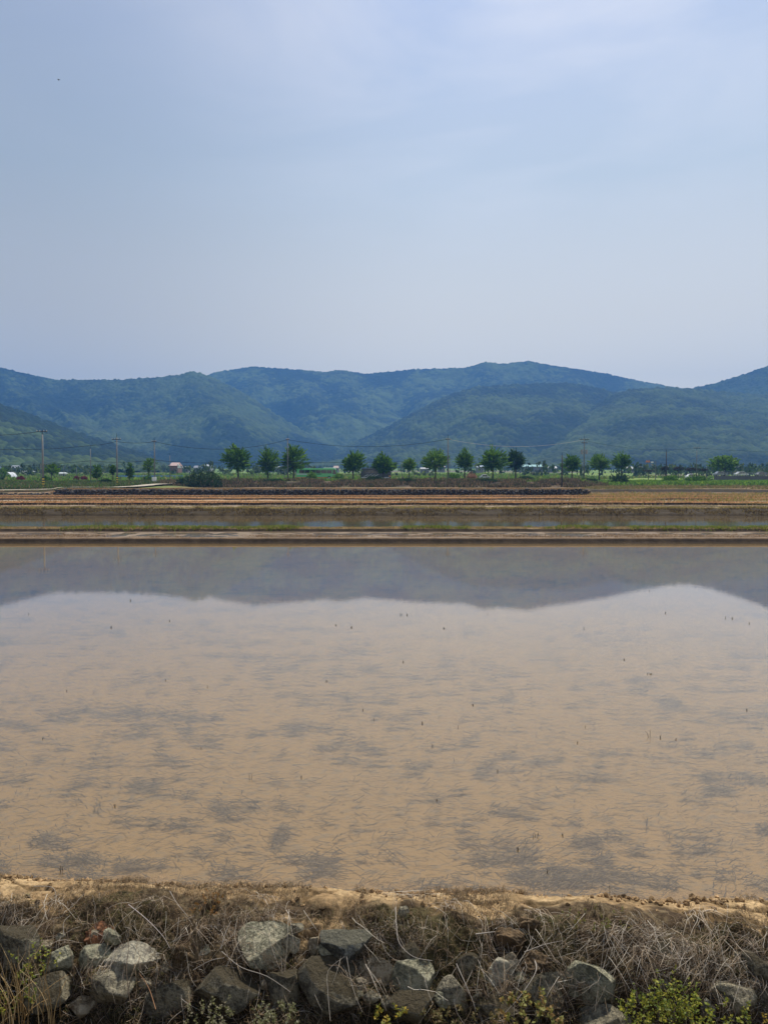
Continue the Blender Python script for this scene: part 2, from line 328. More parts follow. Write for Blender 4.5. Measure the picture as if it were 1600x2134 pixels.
# ---------------------------------------------------------------- near bank, ditch and path
BP = [(5.15, -.10), (4.59, -.05), (4.49, -.01), (4.40, .04), (4.27, .08), (4.14, .10), (4.0, .07), (3.9, .0), (3.79, -.1), (3.71, -.22), (3.6, -.33),
      (3.45, -.39), (3.15, -.34), (2.8, -.1), (2.3, .5), (1.9, .78), (1.2, .86), (-6, .9)]
bpY = np.array([p[0] for p in BP]); bpZ = np.array([p[1] for p in BP])
bs = np.concatenate([[0], np.cumsum(np.hypot(np.diff(bpY), np.diff(bpZ)))])
def edge_shift(x): return -.052*x+.05*(fbm(np.asarray(x)*1.7, 0*np.asarray(x), 71)-.5)*2
def bank(x, s):
    """point and normal of the near bank at x, arc length s from the water side"""
    x = np.asarray(x, float); s = np.asarray(s, float)
    ks = s
    sm = .06
    Y = (np.interp(ks-sm, bs, bpY)+np.interp(ks, bs, bpY)+np.interp(ks+sm, bs, bpY))/3
    Z = (np.interp(ks-sm, bs, bpZ)+np.interp(ks, bs, bpZ)+np.interp(ks+sm, bs, bpZ))/3
    dy = np.interp(ks+.08, bs, bpY)-np.interp(ks-.08, bs, bpY); dz = np.interp(ks+.08, bs, bpZ)-np.interp(ks-.08, bs, bpZ)
    L = np.hypot(dy, dz)+1e-9; ny = dz/L; nz_ = -dy/L
    ny, nz_ = np.where(nz_ < 0, -ny, ny), np.abs(nz_)
    ny = np.where((ks > 1.2) & (ks < 2.2), -np.abs(ny), ny)
    amp = .012+.05*sstep(.75, 1.2, ks)
    d = amp*1.5*(fbm(x*5, ks*6, 80)-.5)*2+.03*(fbm(x*11, ks*12, 81)-.5)*sstep(.95, 1.15, ks)+.05*sstep(.85, 1.3, ks)*(fbm(x*1.9, ks*2.1, 85)-.5)*2+.02*(fbm(x*2.2, ks*2, 87)-.5)*sstep(.55, .7, ks)+.008*(fbm(x*22, ks*22, 88)-.5)
    d = np.where(ks < .5, d*.0+.006*(fbm(x*3, ks*3, 83)-.5), d)
    return x, Y+edge_shift(x)+d*ny, Z+d*nz_, ny, nz_
xs = np.concatenate([np.linspace(-9, -3.3, 40)[:-1], np.linspace(-3.3, 3.3, 760), np.linspace(3.3, 9, 40)[1:]])
ss = np.concatenate([np.linspace(0, .5, 8)[:-1], np.linspace(.5, 2.6, 300), np.linspace(2.62, bs[-1], 60)])
SX, SS = np.meshgrid(xs, ss)
bx_, by_, bz_, bny, bnz = bank(SX, SS)
# slabs of dried mud: raised plates with dark cracks
vd, vid = voro(SX*4.2+.5*fbm(SX*6, SS*6, 90), SS*6.5, 91)
mudw = sstep(.62, .72, SS)*(1-sstep(.99, 1.07, SS+.44*(fbm(SX*2.0, SS*3, 92)-.5)*2))
bz_ = bz_-.02*mudw*sstep(.5, .66, vd)+.012*mudw*(vid-.5)
fine = fbm(SX*24, SS*24, 93, 3); lump = fbm(SX*5, SS*6, 94)
bc = np.zeros(SX.shape+(3,))+np.array((.065, .044, .025))
bc = mixc(bc, (.15, .11, .06), sstep(.45, .65, fine)*.8)
bc = mixc(bc, (.055, .052, .018), sstep(.5, .62, fbm(SX*3, SS*3.3, 96))*.6)
mud = mixc(np.zeros(SX.shape+(3,))+np.array((.40, .275, .14)), (.24, .16, .08), sstep(.4, .65, lump)); mud = mixc(mud, (.10, .065, .03), sstep(.50, .62, vd)*.8)
mud = mixc(mud, (.30, .19, .09), sstep(.55, .7, fine)*.5)
bc = bc*(1-mudw[..., None])+mud*mudw[..., None]
bc = mixc(bc, (.30, .205, .105), (1-sstep(.62, .72, SS)))
bc = mixc(bc, (.028, .022, .012), sstep(1.45, 1.62, SS)*(1-sstep(2.6, 2.8, SS))*.85)  # ditch shade painted into the soil colour
M_bank = material('bank_soil', attr=True, noise=30, rough=.95, bump=.012, bscale=45, spec=.1)
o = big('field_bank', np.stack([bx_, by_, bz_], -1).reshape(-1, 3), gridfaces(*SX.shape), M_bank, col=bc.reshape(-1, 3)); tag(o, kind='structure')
o['category'] = 'bank'; del o['category']

# straw and stalk ribbons, batched
def ribbons(name, P, R, colr, mat, sides=3, kind='stuff', parent=None):
    """P: (n,k,3) centre lines, R: (n,) radius, colr (n,3)"""
    P = np.asarray(P, float); n, k, _ = P.shape
    T = np.gradient(P, axis=1); T /= np.linalg.norm(T, axis=2, keepdims=True)+1e-9
    ref = np.where(np.abs(T[..., 2:3]) < .9, np.array([0, 0, 1.]), np.array([1., 0, 0]))
    U = np.cross(T, ref); U /= np.linalg.norm(U, axis=2, keepdims=True)+1e-9; Vv = np.cross(T, U)
    taper = np.linspace(1, .45, k)[None, :, None]
    rings = []
    for a in range(sides):
        th = 2*math.pi*a/sides
        rings.append(P+(U*math.cos(th)+Vv*math.sin(th))*np.asarray(R)[:, None, None]*taper)
    V = np.stack(rings, 2).reshape(-1, 3)      # n,k,sides
    idx = np.arange(n*k*sides).reshape(n, k, sides); fs = []
    for a in range(sides):
        b = (a+1) % sides
        fs.append(np.stack([idx[:, :-1, a], idx[:, :-1, b], idx[:, 1:, b], idx[:, 1:, a]], -1).reshape(-1, 4))
    colv = np.repeat(np.asarray(colr), k*sides, axis=0)
    o = big(name, V, np.concatenate(fs), mat, parent=parent, col=colv)
    if kind: o['kind'] = kind
    return o
rng = np.random.default_rng(5)
M_straw = material('bleached_straw', attr=True, rough=.7, spec=.3, transl=.12)
M_leaf = material('leaf', attr=True, rough=.6, spec=.3, transl=.5)
def drape(n, x0, x1, sfun, Lr, rad, colf, lift=(.004, .04), curl=1.2, k=7, direction=None, arch=.04):
    x = rng.uniform(x0, x1, n); s = sfun(n); th = rng.uniform(0, 2*np.pi, n) if direction is None else direction(n)
    L = rng.uniform(*Lr, n); lf = rng.uniform(*lift, n); ar = rng.uniform(0, arch, n); dth = rng.normal(0, curl, n)/k
    P = np.zeros((n, k, 3)); xx = x.copy(); sc_ = s.copy()
    for i in range(k):
        q = i/(k-1)
        X, Y, Z, ny, nz_ = bank(xx, sc_)
        h = lf+ar*np.sin(q*np.pi)+rng.normal(0, .003, n)
        P[:, i, 0] = X; P[:, i, 1] = Y+ny*h; P[:, i, 2] = Z+nz_*h
        xx = xx+np.cos(th)*L/(k-1); sc_ = np.clip(sc_+np.sin(th)*L/(k-1), .5, 2.8); th = th+dth+rng.normal(0, .06, n)+np.where(rng.random(n) < .1, rng.normal(0, .8, n), 0)
    return P, rng.uniform(*rad, n), colf(n)
def pal(cols, var=.25):
    cols = np.array(cols)
    return lambda n: cols[rng.integers(0, len(cols), n)]*rng.uniform(1-var, 1+var, (n, 1))
grey = pal([(.52, .44, .34), (.36, .29, .21), (.64, .56, .44), (.24, .17, .11), (.46, .34, .21), (.16, .11, .07)])
brown = pal([(.20, .13, .07), (.13, .085, .045), (.28, .19, .10), (.10, .08, .04), (.3, .22, .13)])
olive = pal([(.12, .11, .03), (.17, .15, .05), (.22, .14, .05), (.09, .08, .03)])
def sband(a, b, keep=.42, seed=100):
    def f(n):
        return rng.uniform(a, b, n)
    return f
def patchy(P, R, c, seed, thr, sc=2.0):
    m = fbm(P[:, 0, 0]*sc, P[:, 0, 1]*sc+P[:, 0, 2]*sc, seed) > thr
    return P[m], np.asarray(R)[m], c[m]
def joinr(name, items, mat):
    ks = set(i[0].shape[1] for i in items); assert len(ks) == 1
    o = ribbons(name, np.concatenate([i[0] for i in items]), np.concatenate([i[1] for i in items]), np.concatenate([i[2] for i in items]), mat)
    return o
A1 = patchy(*drape(15000, -3.3, 3.3, sband(1.14, 1.62), (.03, .13), (.0006, .0013), grey, (.002, .016), .7, arch=.018), 101, .5, 2.6)
A2 = patchy(*drape(1100, -3.3, 3.3, sband(1.15, 1.7), (.10, .26), (.0008, .0018), grey, (.004, .03), .8, arch=.03), 102, .47)
down = lambda n: rng.normal(np.pi/2, .45, n)
A3 = patchy(*drape(520, -3.3, 3.3, sband(1.12, 1.42), (.12, .34), (.0008, .0018), grey, (.015, .09), .6, direction=down, arch=.04), 103, .48)
side = lambda n: rng.normal(2.6, .3, n)
A4 = drape(480, 1.1, 3.3, sband(1.12, 1.4), (.12, .34), (.001, .002), grey, (.005, .04), .5, direction=side, arch=.03)
A5 = drape(300, -3.3, 3.3, sband(1.15, 1.5), (.10, .30), (.0007, .0016), grey, (.06, .13), .7, direction=down, arch=.03)
A6 = patchy(*drape(5000, -3.3, 3.3, sband(1.12, 1.45), (.03, .12), (.0006, .0012), grey, (.01, .05), .7, arch=.02), 104, .52, 3)
tag(joinr('dead_straw', [A1, A2, A3, A4, A5, A6], M_straw), 'bleached grey dead stalks tangled over the stony bank', 'straw')
B1 = drape(15000, -3.3, 3.3, sband(1.1, 1.8), (.02, .06), (.0008, .0018), brown, (.001, .02), 1.5, k=4)
B2 = patchy(*drape(8000, -3.3, 3.3, sband(1.1, 1.8), (.015, .04), (.001, .0022), olive, (.002, .025), 1.5, k=4), 111, .5, 3)
B3 = patchy(*drape(11000, -3.3, 3.3, sband(.72, 1.15), (.015, .07), (.0007, .0016), brown, (.0, .01), 1.5, k=4), 112, .47, 3.2)
B4 = drape(1500, -3.3, 3.3, sband(2.0, 2.6), (.02, .07), (.001, .002), olive, (.001, .04), 1.5, k=4)
tag(joinr('leaf_litter', [B1, B2, B3, B4], M_straw), 'fine brown and olive plant litter covering the bank soil', 'litter')

def bank_hit(px, py, s0=.5, s1=2.4):
    """where the sight line through a photo point meets the bank"""
    best = None
    for s in np.linspace(s0, s1, 260):
        d = ray(px, py); 
        Yg = 4.0
        for _ in range(3):
            x = d.x/d.y*Yg; X, Y, Z, ny, nz_ = bank(np.array([x]), np.array([s])); Yg = float(Y[0])
        err = abs(EYE+d.z/d.y*Yg-float(Z[0]))
        if best is None or err < best[0]: best = (err, d.x/d.y*Yg, s, Yg, float(Z[0]))
    return best[1:]
# crowns of dead rice stubble whose stalks fan out over the edge
def starburst(px, py, n, L, spread=(.5, 2.6)):
    x, s, Y, Z = bank_hit(px, py); k = 7; P = np.zeros((n, k, 3)); th = rng.uniform(*spread, n); LL = rng.uniform(.2, 1, n)**1.3*L; hk = rng.uniform(.1, 1.2, n)
    xx = np.full(n, x)+rng.normal(0, .035, n); sc_ = np.full(n, s)+rng.normal(0, .025, n)
    for i in range(k):
        q = i/(k-1); X, Yy, Zz, ny, nz_ = bank(xx, sc_); h = .01+.05*hk*LL/L*np.sin(q*np.pi*.8)
        P[:, i, 0] = X; P[:, i, 1] = Yy+ny*h; P[:, i, 2] = Zz+nz_*h
        xx = xx+np.cos(th)*LL/(k-1); sc_ = sc_+np.sin(th)*LL/(k-1); th = th+rng.normal(0, .08, n)+np.where(rng.random(n) < .08, rng.normal(0, .7, n), 0)
    return P, rng.uniform(.0008, .002, n), grey(n)*1.15
ST = [(812, 1868, 34, .40, 'tall dead stubble clump whose pale stalks hang over the middle of the bank'),
      (890, 1868, 22, .26, 'small dead stubble clump just right of the hanging stalks'),
      (938, 1882, 40, .34, 'wide dead stubble clump fanned out right of centre'),
      (1455, 1900, 40, .40, 'pale dead stubble clump fanned out near the right end of the bank'),
      (1120, 1905, 30, .28, 'dead stubble clump above the brown soil clod'),
      (400, 1935, 30, .30, 'dead stubble clump drooping left of the big faceted rock'),
      (330, 1880, 34, .34, 'dead stubble clump on the bank edge above the pale elongated rock'),
      (1375, 2040, 26, .18, 'bleached stalk fan lying on the yellow-green weeds'),
      (545, 1870, 40, .26, 'dense dead stubble clump above the big faceted rock'),
      (120, 1875, 36, .34, 'dead stubble clump above the rusty moss mound'),
      (1560, 1950, 26, .28, 'white dead stubble clump at the right edge above mossy rocks')]
for px, py, n, L, lab in ST:
    P, R, c = starburst(px, py, int(n*.7), L*.7); o = ribbons('dead_stubble', P, R, c, M_straw, kind=None); tag(o, lab, 'dead plant', 'dead stubble clumps on the near bank')

V0, F0 = ico_ = (lambda bm: (bmesh.ops.create_icosphere(bm, subdivisions=1, radius=1), (np.array([v.co[:] for v in bm.verts]), np.array([[v.index for v in f.verts] for f in bm.faces])))[1])(bmesh.new())
nC = 2600; xc = rng.uniform(-3.3, 3.3, nC); scb = np.where(rng.random(nC) < .5, rng.normal(.74, .03, nC), rng.uniform(.72, 1.7, nC)); rc_ = .0035+.016*rng.random(nC)**3
keep = (fbm(xc*3, scb*3, 170) > .45) | (rng.random(nC) < .2); xc, scb, rc_ = xc[keep], scb[keep], rc_[keep]; nC = len(xc)
Xc, Yc, Zc, _n, _m = bank(xc, scb)
VV = V0[None]*rc_[:, None, None]*rng.uniform(.6, 1.3, (nC, 1, 3))+rng.normal(0, .18, (nC, len(V0), 3))*rc_[:, None, None]+np.stack([Xc, Yc, Zc+rc_*.3], -1)[:, None]
cc_ = np.repeat(np.where((scb < 1.05)[:, None], np.array([[.34, .22, .11]]), np.array([[.13, .09, .05]]))*rng.uniform(.5, 1.25, (nC, 1)), len(V0), 0)
tag(big('mud_crumbs', VV.reshape(-1, 3), (F0[None]+np.arange(nC)[:, None, None]*len(V0)).reshape(-1, 3), M_bank, col=cc_, smooth=False), 'crumbs of dried mud scattered along the bank', 'mud crumbs', kind='stuff')
# ---------------------------------------------------------------- rocks of the tumbled wall
def rockmat(name, c1, c2, c3=None, moss=None):
    m = bpy.data.materials.new(name); m.use_nodes = True; t = m.node_tree; b = t.nodes['Principled BSDF']; b.inputs['Roughness'].default_value = .85
    b.inputs['Specular IOR Level'].default_value = .25
    tc = N(t, 'ShaderNodeTexCoord'); n1 = N(t, 'ShaderNodeTexNoise'); n1.inputs['Scale'].default_value = 9; n1.inputs['Detail'].default_value = 10; n1.inputs['Roughness'].default_value = .7
    n2 = N(t, 'ShaderNodeTexNoise'); n2.inputs['Scale'].default_value = 55; n2.inputs['Detail'].default_value = 10; n2.inputs['Roughness'].default_value = .7
    for n_ in (n1, n2): t.links.new(tc.outputs['Object'], n_.inputs[0])
    r = N(t, 'ShaderNodeValToRGB'); e = r.color_ramp.elements; e[0].position = .40; e[0].color = (*c1, 1); e[1].position = .56; e[1].color = (*c2, 1)
    if c3: q = e.new(.72); q.color = (*c3, 1)
    ad = N(t, 'ShaderNodeMath', operation='MULTIPLY_ADD'); ad.inputs[1].default_value = .8; t.links.new(n2.outputs[0], ad.inputs[0]); t.links.new(n1.outputs[0], ad.inputs[2])
    sb = N(t, 'ShaderNodeMath', operation='SUBTRACT'); sb.inputs[1].default_value = .4; t.links.new(ad.outputs[0], sb.inputs[0]); t.links.new(sb.outputs[0], r.inputs[0])
    src = r.outputs[0]
    if moss:
        g = N(t, 'ShaderNodeNewGeometry'); s_ = N(t, 'ShaderNodeSeparateXYZ'); t.links.new(g.outputs['Normal'], s_.inputs[0])
        a2 = N(t, 'ShaderNodeMath', operation='MULTIPLY_ADD'); a2.inputs[1].default_value = 1.4; t.links.new(n1.outputs[0], a2.inputs[0]); t.links.new(s_.outputs['Z'], a2.inputs[2])
        mr = N(t, 'ShaderNodeMapRange'); mr.inputs['From Min'].default_value = 1.2; mr.inputs['From Max'].default_value = 1.5; t.links.new(a2.outputs[0], mr.inputs[0])
        mx = N(t, 'ShaderNodeMix', data_type='RGBA'); mx.inputs[7].default_value = (*moss, 1); t.links.new(mr.outputs[0], mx.inputs[0]); t.links.new(src, mx.inputs[6]); src = mx.outputs[2]
    t.links.new(src, b.inputs['Base Color'])
    bp = N(t, 'ShaderNodeBump'); bp.inputs['Distance'].default_value = .035; bp.inputs['Strength'].default_value = 1
    t.links.new(sb.outputs[0], bp.inputs['Height']); t.links.new(bp.outputs[0], b.inputs['Normal'])
    return m
RM = {'grey': rockmat('grey_rock', (.13, .115, .08), (.37, .32, .21), (.52, .45, .31)),
      'green': rockmat('greenish_rock', (.14, .135, .09), (.39, .36, .235), (.54, .50, .35)),
      'pale': rockmat('pale_rock', (.22, .20, .155), (.50, .45, .32), (.60, .54, .40)),
      'tan': rockmat('tan_rock', (.19, .15, .09), (.40, .33, .22), (.48, .42, .3)),
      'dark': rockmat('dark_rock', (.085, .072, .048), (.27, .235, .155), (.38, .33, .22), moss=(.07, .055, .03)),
      'rough': rockmat('lichen_rock', (.05, .05, .045), (.16, .16, .13), (.38, .38, .32), moss=(.14, .13, .09)),
      'band': rockmat('banded_rock', (.15, .14, .09), (.44, .40, .27), (.48, .31, .15)),
      'clod': material('soil_clod', (.19, .12, .055), .95, 14, (.06, .04, .02), bump=.03, bscale=20),
      'rust': material('rusty_moss', (.36, .15, .06), .95, 18, (.13, .06, .03), bump=.02, bscale=60)}
import bmesh
def ico(sub):
    bm = bmesh.new(); bmesh.ops.create_icosphere(bm, subdivisions=sub, radius=1)
    V = np.array([v.co[:] for v in bm.verts]); Fc = np.array([[v.index for v in f.verts] for f in bm.faces]); bm.free(); return V, Fc
IV, IF = ico(5)
def wall_pt(px, py, off=0.0):
    # tumbled wall surface: leaning plane between the bank lip and the ditch
    (y0, z0), (y1, z1) = (4.06, .11), (3.62, -.34)
    d = ray(px, py); n = Vector((0, z0-z1, -(y0-y1)))   # normal in the YZ plane
    t = n.dot(Vector((0, y0-.052*0, z0-EYE)))/n.dot(d)
    p = Vector((0, 0, EYE))+d*t
    p.y += -.052*p.x*.6
    return Vector((d.x*t, p.y, p.z))
def rock(px, py, wpx, hpx, kind, lab, seed, cuts=11, rough=.09, dep=.66, back=-.22, tilt=0, cat='rock', grp='rocks of the tumbled wall'):
    r = np.random.default_rng(seed); V = IV.copy()
    for _ in range(cuts):
        nrm = r.normal(size=3); nrm /= np.linalg.norm(nrm); d = r.uniform(.42, .72); q = V@nrm
        V = V-np.maximum(q-d, 0)[:, None]*nrm*.96
    V += rough*.6*(fbm(V[:, 0]*2.5+seed, V[:, 1]*2.5+V[:, 2]*1.7, seed)-.5)[:, None]*IV*2+rough*.35*(fbm(V[:, 0]*9+V[:, 2]*5, V[:, 1]*9, seed+3)-.5)[:, None]*IV*2
    ext = np.abs(V).max(0)*1.0
    V = V/((V.max(0)-V.min(0))/2)
    V -= (V.max(0)+V.min(0))/2
    p = wall_pt(px, py); m = 1.0/ppm(p.y*cp+(EYE-p.z)*sp)
    W = wpx*m/2*1.0; H = hpx*m/2*1.06
    a = tilt; ca, sa = math.cos(a), math.sin(a)
    X = V[:, 0]*ca*W-V[:, 2]*sa*W; Zz = V[:, 0]*sa*H+V[:, 2]*ca*H
    V = np.stack([X, V[:, 1]*W*dep, Zz*.94], 1)
    o = big('rock' if cat == 'rock' else 'soil_clod', V, IF, RM[kind]); o.location = (p.x, p.y+W*back, p.z)
    o.rotation_euler.x = r.uniform(-.12, .12)
    tag(o, lab, cat, grp if cat == 'rock' else None); return o
RK = [(32, 1992, 105, 105, 'dark', 'big brown mossy rock at the left edge of the bank', 1),
 (117, 2012, 66, 58, 'green', 'triangular grey-green rock right of the big mossy left rock', 2),
 (200, 2004, 74, 54, 'green', 'blue-grey rock under the rusty moss mound', 3),
 (276, 2008, 112, 62, 'pale', 'pale elongated rock tilted up to the right, near the left of the wall', 4, .3),
 (232, 2066, 100, 76, 'grey', 'shaded grey rock directly beneath the pale elongated rock', 5),
 (345, 2024, 40, 30, 'grey', 'small slab right of the pale elongated rock', 6, .3),
 (428, 1964, 36, 42, 'tan', 'small pointed brown rock standing above a white chipped rock', 7, .5),
 (420, 2003, 44, 44, 'pale', 'small white chipped rock low in the wall left of the faceted rock', 8, -.4),
 (553, 1978, 128, 88, 'band', 'largest faceted rock with an orange-brown band and a dark left face', 9, -.15),
 (617, 1937, 30, 24, 'grey', 'small rounded grey stone above the faceted rock', 10, -.3),
 (653, 1973, 34, 42, 'tan', 'small upright tan stone wedged left of the lichen-covered rock', 11, .4),
 (722, 1962, 110, 70, 'rough', 'rough lichen-speckled rock in the middle of the wall', 12),
 (478, 2058, 140, 110, 'dark', 'big dark rock in shade below and left of the faceted rock', 13),
 (684, 2050, 130, 110, 'dark', 'big dark rock in shade below the lichen-speckled rock', 14),
 (786, 2014, 74, 62, 'tan', 'tan-grey squarish rock right below the lichen-speckled rock', 15, -.2),
 (758, 2056, 40, 50, 'tan', 'half-hidden brown stone beneath the tan squarish rock', 16),
 (858, 1978, 52, 42, 'dark', 'small brown-grey rock under the hanging stalks', 17),
 (860, 2026, 92, 60, 'green', 'light blue-grey rock below the hanging stalks', 18),
 (840, 1899, 24, 24, 'grey', 'little grey stone high on the bank beside the tall stubble clump', 19),
 (973, 2003, 52, 56, 'dark', 'dark angular rock between the blue-grey rock and the pale-topped rock', 20, .3),
 (1030, 2020, 80, 70, 'pale', 'grey block with a pale straw-covered top right of centre', 21),
 (940, 2066, 72, 76, 'grey', 'boxy grey rock low in the wall with straw hanging over its top', 22),
 (1118, 2052, 100, 90, 'dark', 'big dark rock beneath the brown soil clod', 23),
 (1086, 2036, 34, 40, 'green', 'small pale green stone at the left foot of the soil clod', 24),
 (1220, 2036, 118, 108, 'green', 'big pointed dark green-grey rock with a sunlit left edge', 26, .1),
 (1250, 2112, 110, 76, 'grey', 'dark rock at the bottom directly under the big pointed rock', 27),
 (1370, 1982, 88, 84, 'dark', 'blackish boxy rock with mossy top above the yellow-green weeds', 28),
 (1500, 2060, 100, 90, 'grey', 'dark blocky rock with a light top corner right of the weeds', 29),
 (1572, 2005, 100, 90, 'dark', 'brown moss-covered rock at the right edge', 30),
 (1460, 2094, 50, 84, 'pale', 'pale upright stone half hidden behind the yellow-green weeds', 31),
 (1590, 2090, 90, 90, 'dark', 'dark rock in the bottom right corner', 32),
 (1320, 2040, 60, 60, 'dark', 'dark stone between the pointed rock and the weeds', 33),
 (1300, 1990, 30, 60, 'tan', 'thin slanted tan slab left of the blackish boxy rock', 34, .5),
 (165, 2108, 56, 40, 'tan', 'flat orange-brown stone lying in the ditch at lower left', 35),
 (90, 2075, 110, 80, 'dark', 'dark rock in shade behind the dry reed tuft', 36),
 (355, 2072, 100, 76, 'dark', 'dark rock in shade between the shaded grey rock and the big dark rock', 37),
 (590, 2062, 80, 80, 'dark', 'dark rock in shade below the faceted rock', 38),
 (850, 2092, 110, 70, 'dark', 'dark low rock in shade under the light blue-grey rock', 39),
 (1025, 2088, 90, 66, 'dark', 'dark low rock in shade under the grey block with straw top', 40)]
for q in RK:
    rock(*q[:7], tilt=q[7] if len(q) > 7 else 0)
fr_ = random.Random(12)
for i in range(30):
    px = 20+i*54+fr_.uniform(-22, 22); py = fr_.choice([fr_.uniform(1950, 1990), fr_.uniform(2020, 2085)]); w_ = fr_.uniform(20, 42)
    rock(px, py, w_, w_*fr_.uniform(.6, .95), fr_.choice(['tan', 'pale', 'grey', 'tan', 'green']), 'small stone wedged in the soil between the larger rocks', 200+i, cuts=12, back=-.9, tilt=fr_.uniform(-.6, .6), grp='small stones wedged between the larger rocks')
rock(200, 1970, 84, 56, 'rust', 'rusty orange-brown moss mound on the bank above a blue-grey rock', 60, cuts=3, rough=.3, dep=.9, back=.5, cat='moss mound')
rock(1112, 2000, 70, 58, 'clod', 'brown soil clod perched above a big dark rock right of centre', 61, cuts=3, rough=.5, cat='soil clod')
rock(1060, 1948, 66, 48, 'clod', 'dark overhanging soil clod near the top of the bank', 62, cuts=3, rough=.5, cat='soil clod')
rock(1100, 1915, 46, 26, 'clod', 'small tan soil clod on the bank edge right of centre', 63, cuts=3, rough=.5, cat='soil clod')

# long bleached stalks in front of the rocks, placed one by one
def stalk(pts, r, lab, c=(.38, .33, .27)):
    P = []
    for i, (px, py, off) in enumerate(pts):
        p = wall_pt(px, py); d = ray(px, py).normalized(); P.append(p-d*off)
    P = [Vector(q) for q in P]; out = []
    for i in range(len(P)-1):
        p0 = P[max(i-1, 0)]; p1 = P[i]; p2 = P[i+1]; p3 = P[min(i+2, len(P)-1)]
        for j in range(4):
            t = j/4; out.append(.5*((2*p1)+(-p0+p2)*t+(2*p0-5*p1+4*p2-p3)*t*t+(-p0+3*p1-3*p2+p3)*t**3))
    out.append(P[-1]); n = len(out)
    o = ribbons('dead_stalk', np.array([[tuple(q) for q in out]]), [r*.7], [c], M_straw, sides=5, kind=None)
    tag(o, lab, 'dead stalk', 'long dead stalks on the near bank')
stalk([(990, 1943, .12), (1030, 1937, .13)], .006, 'short thick white stick lying on the dark overhanging clod')
stalk([(1112, 1996, .13), (1115, 2012, .17), (1105, 2035, .18), (1075, 2078, .18), (1050, 2105, .16)], .0045, 'thick curved grey stalk crossing the big dark rock right of centre')
stalk([(1090, 1978, .12), (1130, 1962, .12), (1168, 1953, .1)], .003, 'straight grey stalk slanting up right of the brown soil clod')
stalk([(950, 2005, .12), (968, 2045, .15), (985, 2085, .15), (990, 2105, .14)], .0035, 'grey stalk hanging between the boxy rock and the grey block')
stalk([(824, 1890, .06), (826, 1930, .12), (832, 1965, .15), (860, 1992, .16), (900, 2000, .14)], .004, 'forked grey stalk hanging down from the tall stubble clump')
stalk([(1268, 1940, .1), (1310, 1985, .14), (1345, 2025, .16)], .003, 'long straight stalk leaning over the thin slanted slab')
stalk([(1320, 1980, .14), (1345, 2050, .2), (1380, 2130, .22)], .002, 'thin long stalk crossing the yellow-green weeds')
stalk([(400, 2030, .12), (435, 2010, .15), (465, 2003, .14)], .003, 'grey stalk lying across the small white chipped rock')
stalk([(460, 1990, .12), (500, 2022, .16), (555, 2040, .16), (605, 2072, .16)], .003, 'long grey stalk sagging below the faceted rock')
stalk([(458, 1985, .12), (468, 1950, .12), (480, 1925, .1)], .003, 'pale upright stalk left of the faceted rock')
stalk([(688, 2130, .2), (683, 2070, .18), (684, 2025, .16), (718, 1995, .14)], .002, 'thin bent stalk in front of the shaded middle rock')
stalk([(722, 1995, .14), (735, 2060, .18), (755, 2110, .2)], .002, 'thin straight stalk hanging below the lichen-speckled rock')
stalk([(124, 1965, .1), (124, 1935, .12), (138, 1920, .1)], .003, 'white forked stalk above the triangular grey-green rock')
stalk([(262, 1895, .08), (300, 1925, .12), (335, 1960, .13), (350, 1985, .12)], .0035, 'long grey branch arching down to the pale elongated rock', (.42, .36, .32))
stalk([(60, 1860, .05), (100, 1862, .06), (108, 1885, .06)], .003, 'bent white stalk on the upper left of the bank')
stalk([(350, 1865, .05), (365, 1890, .07), (390, 1920, .08)], .003, 'curved white stalk hanging from the bank edge left of centre')
stalk([(1308, 1905, .06), (1340, 1935, .1), (1375, 1938, .1)], .0028, 'curved white stalk above the blackish boxy rock')
stalk([(1250, 1925, .1), (1272, 1941, .12), (1300, 1965, .12)], .004, 'pale thick stalk end left of the blackish boxy rock')
stalk([(268, 2120, .25), (258, 2040, .22), (262, 1990, .16), (262, 1975, .14)], .004, 'dark upright dried weed stem in front of the pale elongated rock', (.07, .045, .025))
stalk([(320, 2115, .22), (305, 2070, .2), (285, 2040, .2)], .0035, 'curled orange-brown dried leaf right of the shaded grey rock', (.33, .17, .08))

